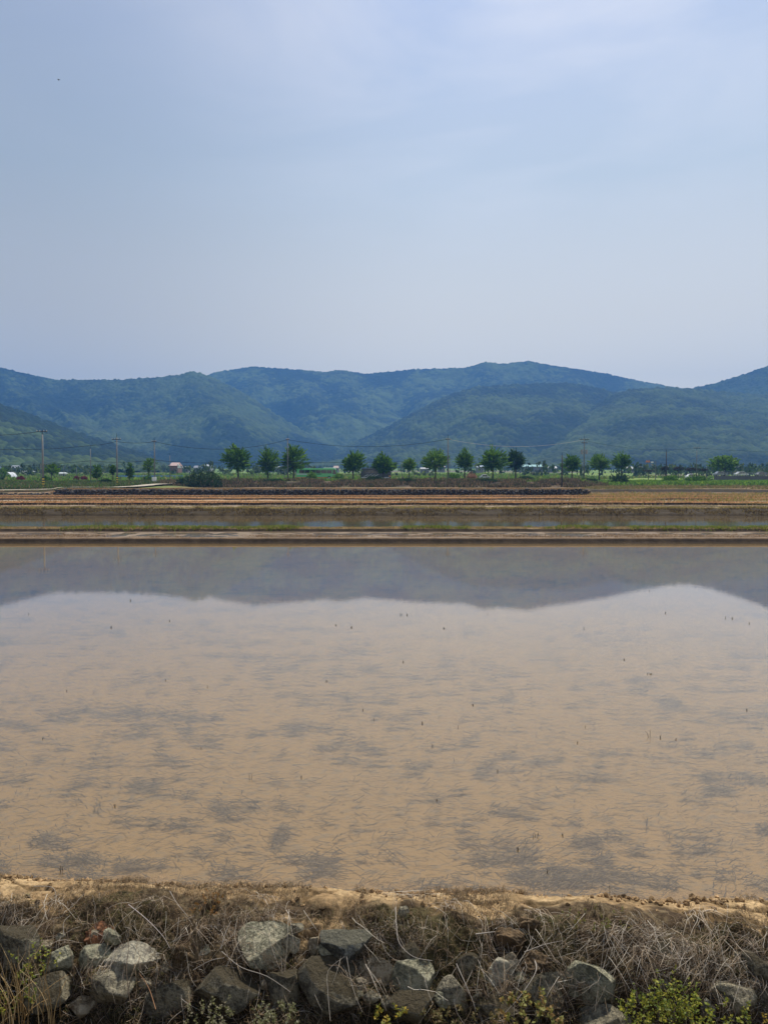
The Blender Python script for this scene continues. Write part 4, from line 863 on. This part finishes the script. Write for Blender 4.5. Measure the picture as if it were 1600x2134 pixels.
def bush(px, top, wpx, base, Y, lab, cols=GN, seed=0, name='bush', grp='bushes', n=170, leaf=.22):
    r = np.random.default_rng(seed+900); p = at_y(px, base, Y); H = (base-top)/ppm(Y); W = wpx/ppm(Y)/2
    g = gz(p.x, Y); H = EYE+(1012-top)/F*Y-g; p.z = g
    root = empty(name, p, lab, 'bush', grp); mb = MB()
    for i in range(4):
        a = i*1.6; MB().tube([(0, 0, -.1), (math.cos(a)*W*.4, math.sin(a)*W*.3, H*.4), (math.cos(a)*W*.6, math.sin(a)*W*.5, H*.7)], [.05, .035, .015], 5).build('stem', M_bark, root)
    cps = []; ds = []
    n = int(n*max(1, (W/2)**1.3))
    for k in range(n):
        u = r.normal(size=3); u /= np.linalg.norm(u); u[2] = abs(u[2]); rad = r.uniform(.2, 1)**.5*(.75+.35*float(fbm(np.array([u[0]*2+seed]), np.array([u[1]*2+u[2]]), 5)[0]))
        c = u*rad*np.array([W, min(W, 2.5), H*.92]); d = np.array([u[0]*.6, u[1]*.6, .7]); cps.append(c); ds.append(d*r.uniform(.1, .25)*H)
    leafmesh('foliage', np.array(cps), np.array(ds), 14, leaf, cols, root, seed); return root
DK = [(.02, .045, .012), (.03, .06, .015), (.04, .075, .02)]
RD = [(.16, .02, .025), (.11, .015, .02), (.20, .035, .03)]
for i, a in enumerate([(425, 977, 90, 1012, 146, 'big dark green bush where the pale track meets the reeds', DK, 'bush'), (385, 992, 36, 1010, 150, 'low dark bush left beside the big dark green bush', DK, 'bush'),
 (1290, 984, 46, 1007, 165, 'dark round bush below the pointed tree', DK, 'bush'), (44, 990, 18, 1004, 185, 'leftmost crimson clipped bush', RD, 'red_bush'), (160, 991, 13, 1001, 200, 'crimson clipped bush, left one of the close pair', RD, 'red_bush'),
 (176, 991, 15, 1001, 200, 'crimson clipped bush, right one of the close pair', RD, 'red_bush'), (310, 988, 28, 1003, 158, 'green bush under the slender tree', GN, 'bush'), (650, 979, 22, 1002, 178, 'light green shrub in front of the green bus', LG, 'bush'),
 (705, 984, 26, 1003, 180, 'light green shrub at the nose of the green bus', LG, 'bush'), (780, 991, 46, 1010, 160, 'dark shrub in front of the dark bus', DK, 'bush'), (220, 996, 30, 1012, 148, 'dark shrub left of the second striped pole', DK, 'bush'),
 (95, 990, 22, 1003, 170, 'green shrub at the foot of the low spreading tree', GN, 'bush'), (1095, 992, 40, 1006, 164, 'low dark bush right below the narrow dark tree', DK, 'bush'), (945, 984, 30, 1000, 178, 'green shrub just right of the middle pole foot', GN, 'bush'),
 (1450, 988, 50, 1004, 176, 'wide green bush left of the grey concrete wall', GN, 'bush'), (1395, 989, 40, 1003, 178, 'green bush below the clipped pines', GN, 'bush'), (845, 997, 50, 1009, 157, 'low dark undergrowth below the smallest roadside tree', DK, 'bush'), (1010, 997, 60, 1009, 157, 'low dark undergrowth below the broad full tree', DK, 'bush'), (565, 998, 60, 1009, 157, 'low dark undergrowth below the second roadside tree', DK, 'bush'), (1215, 997, 60, 1008, 164, 'low dark undergrowth at the foot of the transformer pole', DK, 'bush')]):
    bush(*a[:7], seed=i*5, name=a[7], leaf=.2 if a[7] == 'bush' else .16, grp='crimson bushes' if a[7] == 'red_bush' else 'bushes along the road')
bush(983, 983, 26, 997, 200, 'pale reddish dry grass mound between two roadside trees', [(.36, .2, .12), (.28, .15, .09)], seed=88, name='grass_mound', grp=None)
# clipped umbrella pines at right
UP = [(.035, .04, .018), (.06, .035, .03), (.05, .05, .02)]
for i, (px, top, w_, cb, bs_) in enumerate([(1350, 978, 26, 984, 992), (1384, 970, 16, 984, 992), (1412, 972, 30, 983, 992), (1440, 974, 30, 982, 992), (1465, 975, 24, 983, 992)]):
    tree(px, top, w_, cb, bs_, 215, ['leftmost flat clipped pine, beside the flashing road sign', 'slim clipped pine behind the plain dark post', 'broad clipped pine, third of the dark group', 'broad clipped pine left of the pole with a crossarm', 'clipped pine right of the pole with a crossarm'][i],
         UP, seed=700+i, flat=True, grp='clipped pines by the car park', shoots=90, spiky=.5, name='pine_tree')
# hedgerows and woods in the valley
hc = []; hd = []
for k in range(5200):
    Y = rng.uniform(260, 560); px = rng.uniform(-60, 1660); x = (px-800)/F*Y
    if float(fbm(np.array([x*.018]), np.array([Y*.02]), 160)[0]) < .53: continue
    g = gz(x, Y); h = rng.uniform(1.5, 5.5)*(.6+.8*float(fbm(np.array([x*.05]), np.array([Y*.05]), 162)[0])); hc.append((x, Y, g+h*.45)); hd.append((rng.normal(0, .5), rng.normal(0, .5), h*.5))
o = leafmesh('valley_wood', np.array(hc), np.array(hd), 9, 1.3, [(.03, .055, .02), (.05, .085, .025), (.08, .11, .035), (.04, .06, .03)], None, 4); tag(o, 'hazy hedgerows and woods in the valley below the hills', 'woodland', kind='stuff')

# ---------------------------------------------------------------- poles and wires
M_conc = material('pole_concrete', (.17, .175, .175), .8, 1.5, (.11, .115, .115)); M_dark = material('dark_metal', (.02, .02, .022), .95, spec=.02); M_wht = material('white_paint', (.75, .75, .73), .6)
M_yel = material('yellow_band', (.55, .42, .04), .6); M_blk = material('black_band', (.02, .02, .02), .6); M_ins = material('insulator', (.35, .33, .30), .3); M_wood = material('dark_wood', (.045, .035, .028), .9)
def pole(px, top, base, Y, lab, arms=((1.0, 1.8),), mat=None, r=.15, stripes=False, whitefoot=False, trans=False, name='utility_pole'):
    p = at_y(px, base, Y); g = gz(p.x, Y); p.z = g; H = EYE+(1012-top)/F*Y-g
    root = empty(name, p, lab, 'pole', 'utility poles across the valley road'); mat = mat or M_conc
    MB().tube([(0, 0, -.3), (0, 0, H*.92)], [r*1.15, r*.75], 8).build('shaft', mat, root, smooth=True)
    MB().tube([(0, 0, H*.9), (0, 0, H)], [.05, .03], 5).build('top_rod', M_dark, root)
    for (dz, L) in arms:
        z = H-dz; MB().box(-L/2, L/2, -.06-r, .0-r, z-.06, z+.06).build('crossarm', M_dark, root)
        for s in (-.46, -.18, .2, .46): MB().tube([(s*L, -.03-r, z+.06), (s*L, -.03-r, z+.28)], [.06, .045], 6).build('insulator', M_ins, root)
    if stripes:
        for k in range(4): MB().tube([(0, 0, .5+k*.42), (.0, 0, .71+k*.42)], [r*1.18]*2, 8).build('hazard_band', M_yel, root); MB().tube([(0, 0, .71+k*.42), (.0, 0, .92+k*.42)], [r*1.18]*2, 8).build('hazard_band', M_blk, root)
    if whitefoot: MB().box(-.45, .45, -.55, -.2, 0, 1.5).build('meter_box', M_wht, root, bevel=.04)
    if trans:
        for s in (-.55, .55): MB().tube([(s, 0, H-4.6), (s, 0, H-3.5)], .28, 10).build('transformer', material('transformer_grey', (.25, .25, .25), .5), root)
    return root, Vector((p.x, Y, g+H))
PP = {}
PP['a'] = pole(91, 896, 1020, 121, 'leftmost tall concrete pole with black and yellow bands', arms=((.35, 1.8),), stripes=True, r=.17)[1]
PP['b'] = pole(190, 929, 1006, 150, 'thin short pole between the two striped poles', arms=(), r=.1)[1]
PP['c'] = pole(245, 903, 1012, 135, 'second striped concrete pole, standing before the blue fence', arms=((1.2, 1.7),), stripes=True, r=.15)[1]
PP['d'] = pole(323, 912, 1004, 152, 'pole with a white box at its foot beside the slender tree', arms=((.9, .9),), whitefoot=True)[1]
PP['e'] = pole(355, 945, 998, 195, 'faint thin pole in front of the brick house', arms=(), r=.1)[1]
PP['f'] = pole(600, 906, 1002, 166, 'pole rising behind the spiky tree at the tail of the green bus', arms=((1.2, .8),), r=.14)[1]
PP['g'] = pole(933, 906, 1002, 166, 'tall pole in the middle of the valley, between the light green and the narrow tree', arms=((1.1, 1.2),), r=.16)[1]
PP['h'] = pole(1216, 907, 998, 172, 'pole with double crossarms and transformers', arms=((1.1, 2.2), (1.9, 1.5)), trans=True)[1]
PP['i'] = pole(1170, 943, 1011, 150, 'plain dark wooden post left of the dark round tree', arms=(), mat=M_wood, r=.14, name='wooden_post')[1]
PP['j'] = pole(1387, 936, 995, 190, 'plain dark post rising from the clipped pines', arms=(), mat=M_wood, r=.16, name='wooden_post')[1]
PP['k'] = pole(1450, 933, 1003, 176, 'thin pole with a crossarm amid the clipped pines', arms=((.15, 1.7),), r=.11)[1]
PP['l'] = pole(837, 962, 998, 178, 'short thin post left of the smallest roadside tree', arms=(), r=.07)[1]
PP['m'] = pole(936.5, 951, 1000, 172, 'thin short post close right of the middle pole', arms=(), r=.07)[1]
PP['n'] = pole(594, 975, 1002, 168, 'thin short post left of the pole by the green bus', arms=(), r=.06)[1]
for px, top, Y, lab in ((134, 969, 230, 'short far pole above the small white shed'), (160, 972, 240, 'short far pole left of the crimson pair'), (86, 964, 160, 'short thin pole close to the leftmost striped pole'), (1162, 966, 300, 'short far pole left of the plain dark post'),
                        (1212, 960, 180, 'thin pole close left of the transformer pole'), (1471, 968, 230, 'short far pole right of the pole with a crossarm'), (1547, 973, 260, 'short far pole above the right parked car'), (392, 981, 230, 'short thin post right of the brick house')):
    pole(px, top, 990, Y, lab, arms=(), r=.09)
def wire(pts, sag, lab, r=.036, mat=None):
    mb = MB(); out = []
    for i in range(len(pts)-1):
        a, b = Vector(pts[i]), Vector(pts[i+1]); s = sag[i] if hasattr(sag, '__len__') else sag
        for k in range(13 if i == len(pts)-2 else 12):
            t = k/12; q = a.lerp(b, t); q.z -= 4*s*t*(1-t); out.append(q)
    mb.tube(out, r, 4); o = mb.build('power_line', mat or M_dark); return tag(o, lab, 'power line', 'overhead lines along the valley road')
dn = lambda v, z: Vector((v.x, v.y-.2, v.z-z))
wire([at_y(-160, 905, 112), dn(PP['a'], .3)], .5, 'upper line running left from the leftmost striped pole')
wire([at_y(-160, 925, 138), dn(PP['b'], 0), dn(PP['c'], 1.6), dn(PP['d'], .9), dn(PP['f'], 1.2), dn(PP['g'], 1.1)], [1.0, .15, .3, 1.9, 1.7], 'long main line sagging from the left poles to the middle pole')
wire([dn(PP['g'], 1.1), dn(PP['h'], 1.1)], 1.7, 'line sagging from the middle pole to the transformer pole', mat=M_ins, r=.028)
wire([dn(PP['h'], 1.3), dn(PP['k'], .1), at_y(1760, 940, 180)], [1.2, .6], 'faint line from the transformer pole to the right edge', r=.02)
wire([at_y(-160, 975, 150), dn(PP['b'], 3.2), dn(PP['d'], 4.8), at_y(470, 964, 160), dn(PP['f'], 6.2), at_y(730, 962, 175)], [.5, .4, .3, .3, .3], 'lower line passing behind the left trees')
wire([at_y(760, 963, 178), dn(PP['l'], 0)], .1, 'short low line ending at the short thin post')
wire([dn(PP['k'], 3.2), at_y(1620, 967, 190)], .5, 'low line from the crossarm pole to the right edge', r=.02)

# ---------------------------------------------------------------- buses
M_glass = material('dark_glass', (.015, .02, .022), .12, spec=.7); M_tyre = material('tyre', (.02, .02, .02), .8); M_rim = material('rim', (.4, .4, .4), .4, metal=.6)
M_lamp = material('lamp_glass', (.7, .7, .65), .2); M_or = material('orange_trim', (.55, .22, .04), .5)
def bus(px0, px1, Y, base_py, body, roofm, lab, seed, stripe):
    x0 = (px0-800)/F*Y; x1 = (px1-800)/F*Y; L = x1-x0; z0 = gz((x0+x1)/2, Y)+.1; root = empty('bus', ((x0+x1)/2, Y, z0), lab, 'bus'); h = 3.25; hl = L/2
    pr = [(-hl, .45), (-hl-.05, 1.6), (-hl+.12, 2.85), (-hl+.35, 3.05), (hl-.75, 3.05), (hl-.45, 2.8), (hl-.08, 1.5), (hl, 1.1), (hl, .45), (hl-.2, .33), (-hl+.2, .33)]
    MB().prism(pr, 0, 2.45).build('body', body, root, bevel=.08)
    MB().prism([(hl*.28, 3.05), (hl*.32, 3.3), (hl-1.1, 3.3), (hl-.8, 3.05)], .25, 2.2).build('roof_unit', roofm, root, bevel=.05)
    n = 6; a, b = -hl+.7, hl-1.5; wdt = (b-a)/n
    for k in range(n): MB().box(a+k*wdt+.05, a+(k+1)*wdt-.05, -.025, .02, 1.72, 2.62).build('window', M_glass, root)
    MB().prism([(hl-1.35, 1.5), (hl-1.35, 2.66), (hl-.62, 2.66), (hl-.3, 1.5)], -.03, .02).build('door', M_glass, root)
    m = MB(); m.v = [(hl-.42, .2, 2.74), (hl-.42, 2.25, 2.74), (hl-.02, 2.25, 1.45), (hl-.02, .2, 1.45), (hl-.38, .2, 2.76), (hl-.38, 2.25, 2.76), (hl+.03, 2.25, 1.47), (hl+.03, .2, 1.47)]
    m.f = [(0, 1, 2, 3), (4, 7, 6, 5), (0, 4, 5, 1), (3, 2, 6, 7), (0, 3, 7, 4), (1, 5, 6, 2)]; m.build('windscreen', M_glass, root)
    MB().box(-hl+.1, hl-.5, -.03, .01, .50, .74).build('side_stripe', stripe, root)
    MB().box(hl-.62, hl-.1, -.035, .01, .8, 1.15).build('corner_trim', M_or, root)
    for yy in (.25, 1.9): MB().box(hl-.04, hl+.04, yy, yy+.35, .75, 1.0).build('headlight', M_lamp, root, bevel=.02)
    MB().tube([(hl-.4, .1, 2.8), (hl+.25, -.1, 2.75), (hl+.3, -.15, 2.2)], .06, 6).build('mirror', M_blk, root)
    for xx in (-hl+2.9, hl-2.3):
        for yy in (-.03, 2.15):
            wv = MB().tube([(xx, yy, .5), (xx, yy+.32, .5)], .5, 18).build('wheel', M_tyre, root); MB().tube([(xx, yy-.02, .5), (xx, yy+.1, .5)], .27, 14).build('rim', M_rim, wv)
    return root
M_busg = material('bus_green', (.15, .52, .20), .3, spec=.5); M_roofg = material('bus_roof', (.48, .6, .52), .4); M_busd = material('bus_dark', (.04, .045, .05), .3)
M_silver = material('silver_stripe', (.42, .43, .45), .4)
b1 = bus(618, 704, 188, 1001, M_busg, M_roofg, 'bright green coach parked on the far road behind trees', 1, M_or)
MB().box(-5.35, -1.7, -.032, .005, 1.35, 1.68).build('rear_panel', M_roofg, b1)
MB().box(-.1, 1.1, -.032, .005, 1.42, 1.56).build('side_mark', M_blk, b1)
b2 = bus(752, 815, 188, 1001, M_busd, M_busd, 'dark coach with grey slanted stripes half hidden behind trees', 2, M_silver)
for k in range(4): MB().prism([(-3.4+k*.9, .9), (-2.2+k*.9, 1.5), (-1.9+k*.9, 1.5), (-3.0+k*.9, .9)], -.035, .005).build('slanted_stripe', M_silver, b2)

# ---------------------------------------------------------------- parked cars, wall with railing
def car(px, wpx, Y, col, lab, seed=0):
    x = (px-800)/F*Y; L = wpx/ppm(Y); g = gz(x, Y); root = empty('parked_car', (x, Y, g+1.0 if px > 1480 else g+.3), lab, 'car', 'cars parked at the right'); k = L/4.4
    bm_ = material('car_paint', col, .3, spec=.6)
    pr = [(-2.2, .35), (-2.2, .8), (-1.5, .92), (-.9, 1.42), (.6, 1.45), (1.2, .95), (2.1, .8), (2.2, .4)]
    MB().prism([(a*k, b) for a, b in pr], 0, 1.7).build('body', bm_, root, bevel=.06)
    MB().prism([(a*k, b) for a, b in [(-1.3, .95), (-.85, 1.34), (-.15, 1.37), (-.15, .95)]], -.02, 1.72).build('window', M_glass, root)
    MB().prism([(a*k, b) for a, b in [(-.05, .95), (-.05, 1.37), (.52, 1.37), (1.0, .95)]], -.02, 1.72).build('window', M_glass, root)
    for xx in (-1.35*k, 1.35*k):
        for yy in (-.03, 1.53):
            wv = MB().tube([(xx, yy, .32), (xx, yy+.2, .32)], .32, 14).build('wheel', M_tyre, root); MB().tube([(xx, yy-.02, .32), (xx, yy+.1, .32)], .18, 10).build('rim', M_rim, wv)
    MB().box(2.12*k, 2.2*k, .15, .5, .6, .75).build('headlight', M_lamp, root)
    return root
car(1501, 26, 208, (.30, .34, .42), 'blue-grey car under the flat-topped tree')
car(1545, 28, 208, (.55, .56, .56), 'silver car at the far right behind the railing')
car(1440, 20, 208, (.7, .7, .7), 'white car under the clipped pines')
car(1010, 22, 200, (.35, .37, .38), 'small grey car behind the broad full tree')
car(1587, 24, 208, (.12, .12, .13), 'dark car at the right edge behind the railing')
x0, x1 = (1488-800)/F*196, (1700-800)/F*196; g = gz(x0, 196)
rt = empty('concrete_wall', ((x0+x1)/2, 196, g-.3), 'long grey concrete wall with a railing at the right edge', 'wall'); hw = (x1-x0)/2; zt = EYE+(1012-992)/F*196-(g-.3)
MB().box(-hw, hw, 0, .5, -.5, zt).build('wall_face', material('grey_concrete', (.12, .12, .12), .9, .5, (.085, .085, .09)), rt)
m = MB()
for zz in (.35, .7, 1.0): m.box(-hw, hw, .1, .16, zt+zz-.04, zt+zz+.04)
for k in range(17): m.box(-hw+k*hw/8-.05, -hw+k*hw/8+.05, .2, .3, zt, zt+1.05)
m.build('railing', material('railing_grey', (.22, .24, .26), .6), rt)
# ---------------------------------------------------------------- houses, greenhouse, fence
def house(px, wpx, Y, h, roof, wallc, roofc, lab, name='house', dep=7, win=True, base=None):
    x = (px-800)/F*Y; g = gz(x, Y); W = wpx/ppm(Y); root = empty(name, (x, Y, g if base is None else base), lab, 'house' if name == 'house' else name.replace('_', ' '), None); hw = W/2
    wm = material('wall_paint', wallc, .9, 1, tuple(c*.8 for c in wallc)); rm = material('roof_sheet', roofc, .7)
    MB().box(-hw, hw, 0, dep, -1, h).build('wall', wm, root)
    m = MB(); m.v = [(-hw-.3, -.4, h), (hw+.3, -.4, h), (hw+.3, dep+.4, h), (-hw-.3, dep+.4, h), (-hw+.0, dep/2, h+roof), (hw-.0, dep/2, h+roof)]
    m.f = [(0, 1, 5, 4), (2, 3, 4, 5), (1, 2, 5), (3, 0, 4), (3, 2, 1, 0)]; m.build('roof', rm, root)
    if win:
        for s in (-.5, 0, .5): MB().box(s*W*.62-W*.07, s*W*.62+W*.07, -.05, .02, h*.35, h*.75).build('window', M_glass, root)
    return root
hb_ = house(363, 17, 330, 4.2, 1.6, (.22, .12, .09), (.38, .25, .22), 'brick house with pinkish roof and white gable beyond the blue fence')
MB().prism([(1.9, 3.0), (1.9, 5.4), (3.6, 3.2)], -.3, -.05).build('gable', M_wht, hb_)
house(60, 18, 300, 1.9, .4, (.16, .16, .15), (.32, .34, .34), 'low shed with flat white roof left of the leftmost pole trees', name='shed', dep=2)
house(130, 12, 260, 1.6, .5, (.4, .4, .38), (.42, .46, .45), 'small white shed right of the low spreading tree', name='shed', dep=2)
vil = [(-8, 12), (30, 14), (385, 16), (410, 12), (433, 14), (545, 16), (566, 14), (583, 12), (700, 10), (885, 18), (920, 14), (1000, 14), (1108, 50), (1150, 20), (1180, 12), (1312, 14), (1340, 12)]
vl = ['beyond the white greenhouse', 'behind the leftmost crimson bush', 'right of the brick house', 'above the big dark bush', 'right above the big dark bush', 'between the first two roadside trees', 'behind the second roadside tree', 'just left of the tree by the bus pole', 'above the nose of the green bus',
      'left of the middle pole', 'behind the light green spreading tree', 'behind the reddish grass mound', 'with a long teal roof right of the narrow dark tree', 'with a white roof left of the bare post', 'behind the bare post', 'right of the pointed tree', 'left of the clipped pines']
cl = [(.24, .26, .26), (.14, .19, .24), (.28, .28, .27), (.28, .2, .16), (.16, .2, .26), (.28, .3, .32), (.16, .17, .2)]
r = random.Random(3)
for i, ((px, w_), l_) in enumerate(zip(vil, vl)):
    rc = (.14, .32, .32) if i == 12 else (.34, .34, .34) if i == 13 else r.choice(cl)
    house(px, w_, r.uniform(420, 520), r.uniform(2.6, 4), r.uniform(.8, 1.6), r.choice([(.3, .3, .29), (.24, .22, .2), (.18, .18, .18)]), rc, 'small distant village building '+l_)
# greenhouse tunnel
p = at_y(12, 998, 210); rt = empty('greenhouse', (p.x, 210, gz(p.x, 210)), 'white domed plastic greenhouse at the left edge', 'greenhouse')
n = 12; prf = [(math.cos(math.pi*k/n)*1.9, max(0, math.sin(math.pi*k/n))*2.3) for k in range(n+1)]
MB().prism(prf, 0, 3.5).build('cover', material('white_film', (.5, .52, .54), .5, 1, (.42, .44, .46)), rt, smooth=False)
m = MB()
for yy in (0, 1.75, 3.5): m.tube([(a*1.01, yy, b*1.01) for a, b in prf], .04, 4, cap=False)
m.build('hoops', M_ins, rt); rt.rotation_euler.z = -.02
# blue fence
Yf = 225; x0, x1 = (246-800)/F*Yf, (382-800)/F*Yf; g = gz((x0+x1)/2, Yf); rt = empty('fence', ((x0+x1)/2, Yf, g), 'long bright blue sheet fence behind the small left trees', 'fence'); hw = (x1-x0)/2
zt = EYE+(1012-991)/F*Yf-g; zb = EYE+(1012-997.5)/F*Yf-g
m = MB()
for k in range(42):
    a = -hw+k*2*hw/42; m.box(a, a+2*hw/42*.55, 0, .06, zb-.8, zt); m.box(a+2*hw/42*.55, a+2*hw/42, .05, .1, zb-.8, zt)
m.build('panel', material('blue_sheet', (.07, .20, .52), .6, .4, (.12, .27, .6)), rt)
for k in range(8): MB().box(-hw+k*hw/3.5-.06, -hw+k*hw/3.5+.06, .1, .2, -1, zt+.1).build('post', M_ins, rt)
# flashing road sign on a mast
p = at_y(1365, 992, 200); g = gz(p.x, 200); rt = empty('road_sign', (p.x, 200, g), 'mast with a side arm carrying two small orange triangles', 'sign'); zt = EYE+(1012-961)/F*200-g
MB().tube([(0, 0, 0), (0, 0, zt)], [.13, .09], 8).build('mast', M_conc, rt)
MB().tube([(0, 0, zt-.3), (-2.6, 0, zt-.35)], .06, 6).build('arm', M_conc, rt)
for xx in (-2.5, -1.9): MB().prism([(xx-.35, zt-.35), (xx+.35, zt-.35), (xx, zt+.35)], -.1, 0).build('triangle', material('sign_orange', (.5, .17, .06), .5), rt)
MB().box(-1.3, -.7, -.08, .02, zt-.5, zt-.15).build('plate', M_wht, rt)

# ---------------------------------------------------------------- bird
p = at_y(122, 166, 60); rt = MB(); m = MB()
bp_ = [(-.16, 0), (-.06, .05), (.08, .04), (.17, .0), (.26, .01), (.08, -.05), (-.06, -.04)]
m.v = []; m.tube([(-.16, 0, 0), (-.08, 0, .0), (.04, 0, 0), (.14, 0, 0), (.26, 0, .0)], [.02, .05, .06, .03, .012], 6)
for s in (-1, 1):
    b = len(m.v); m.v += [(-.05, .02*s, .02), (.08, .02*s, .02), (.1, .2*s, .14), (.22, .42*s, .1), (.0, .2*s, .15), (-.05, .02*s, .035), (.08, .02*s, .035), (.1, .2*s, .155)]
    m.f += [(b, b+1, b+2, b+4), (b+4, b+2, b+3), (b+5, b+6, b+7, b+4)]
o = m.build('bird', M_blk); o.scale = (.5, .5, .5); o.location = p; o.rotation_euler = (0.5, .3, 1.2); tag(o, 'small dark bird flying alone high in the sky at upper left', 'bird')

# ---------------------------------------------------------------- haze
mh = bpy.data.materials.new('haze_air'); mh.use_nodes = True; t = mh.node_tree; t.nodes.clear()
out = N(t, 'ShaderNodeOutputMaterial'); pv = N(t, 'ShaderNodeVolumePrincipled')
pv.inputs['Color'].default_value = (.125, .345, .80, 1); pv.inputs['Density'].default_value = .00031; pv.inputs['Anisotropy'].default_value = .0
t.links.new(pv.outputs[0], out.inputs['Volume'])
o = MB().box(-3600, 3600, -60, 3000, -3, 470).build('haze', mh); tag(o, kind='stuff')
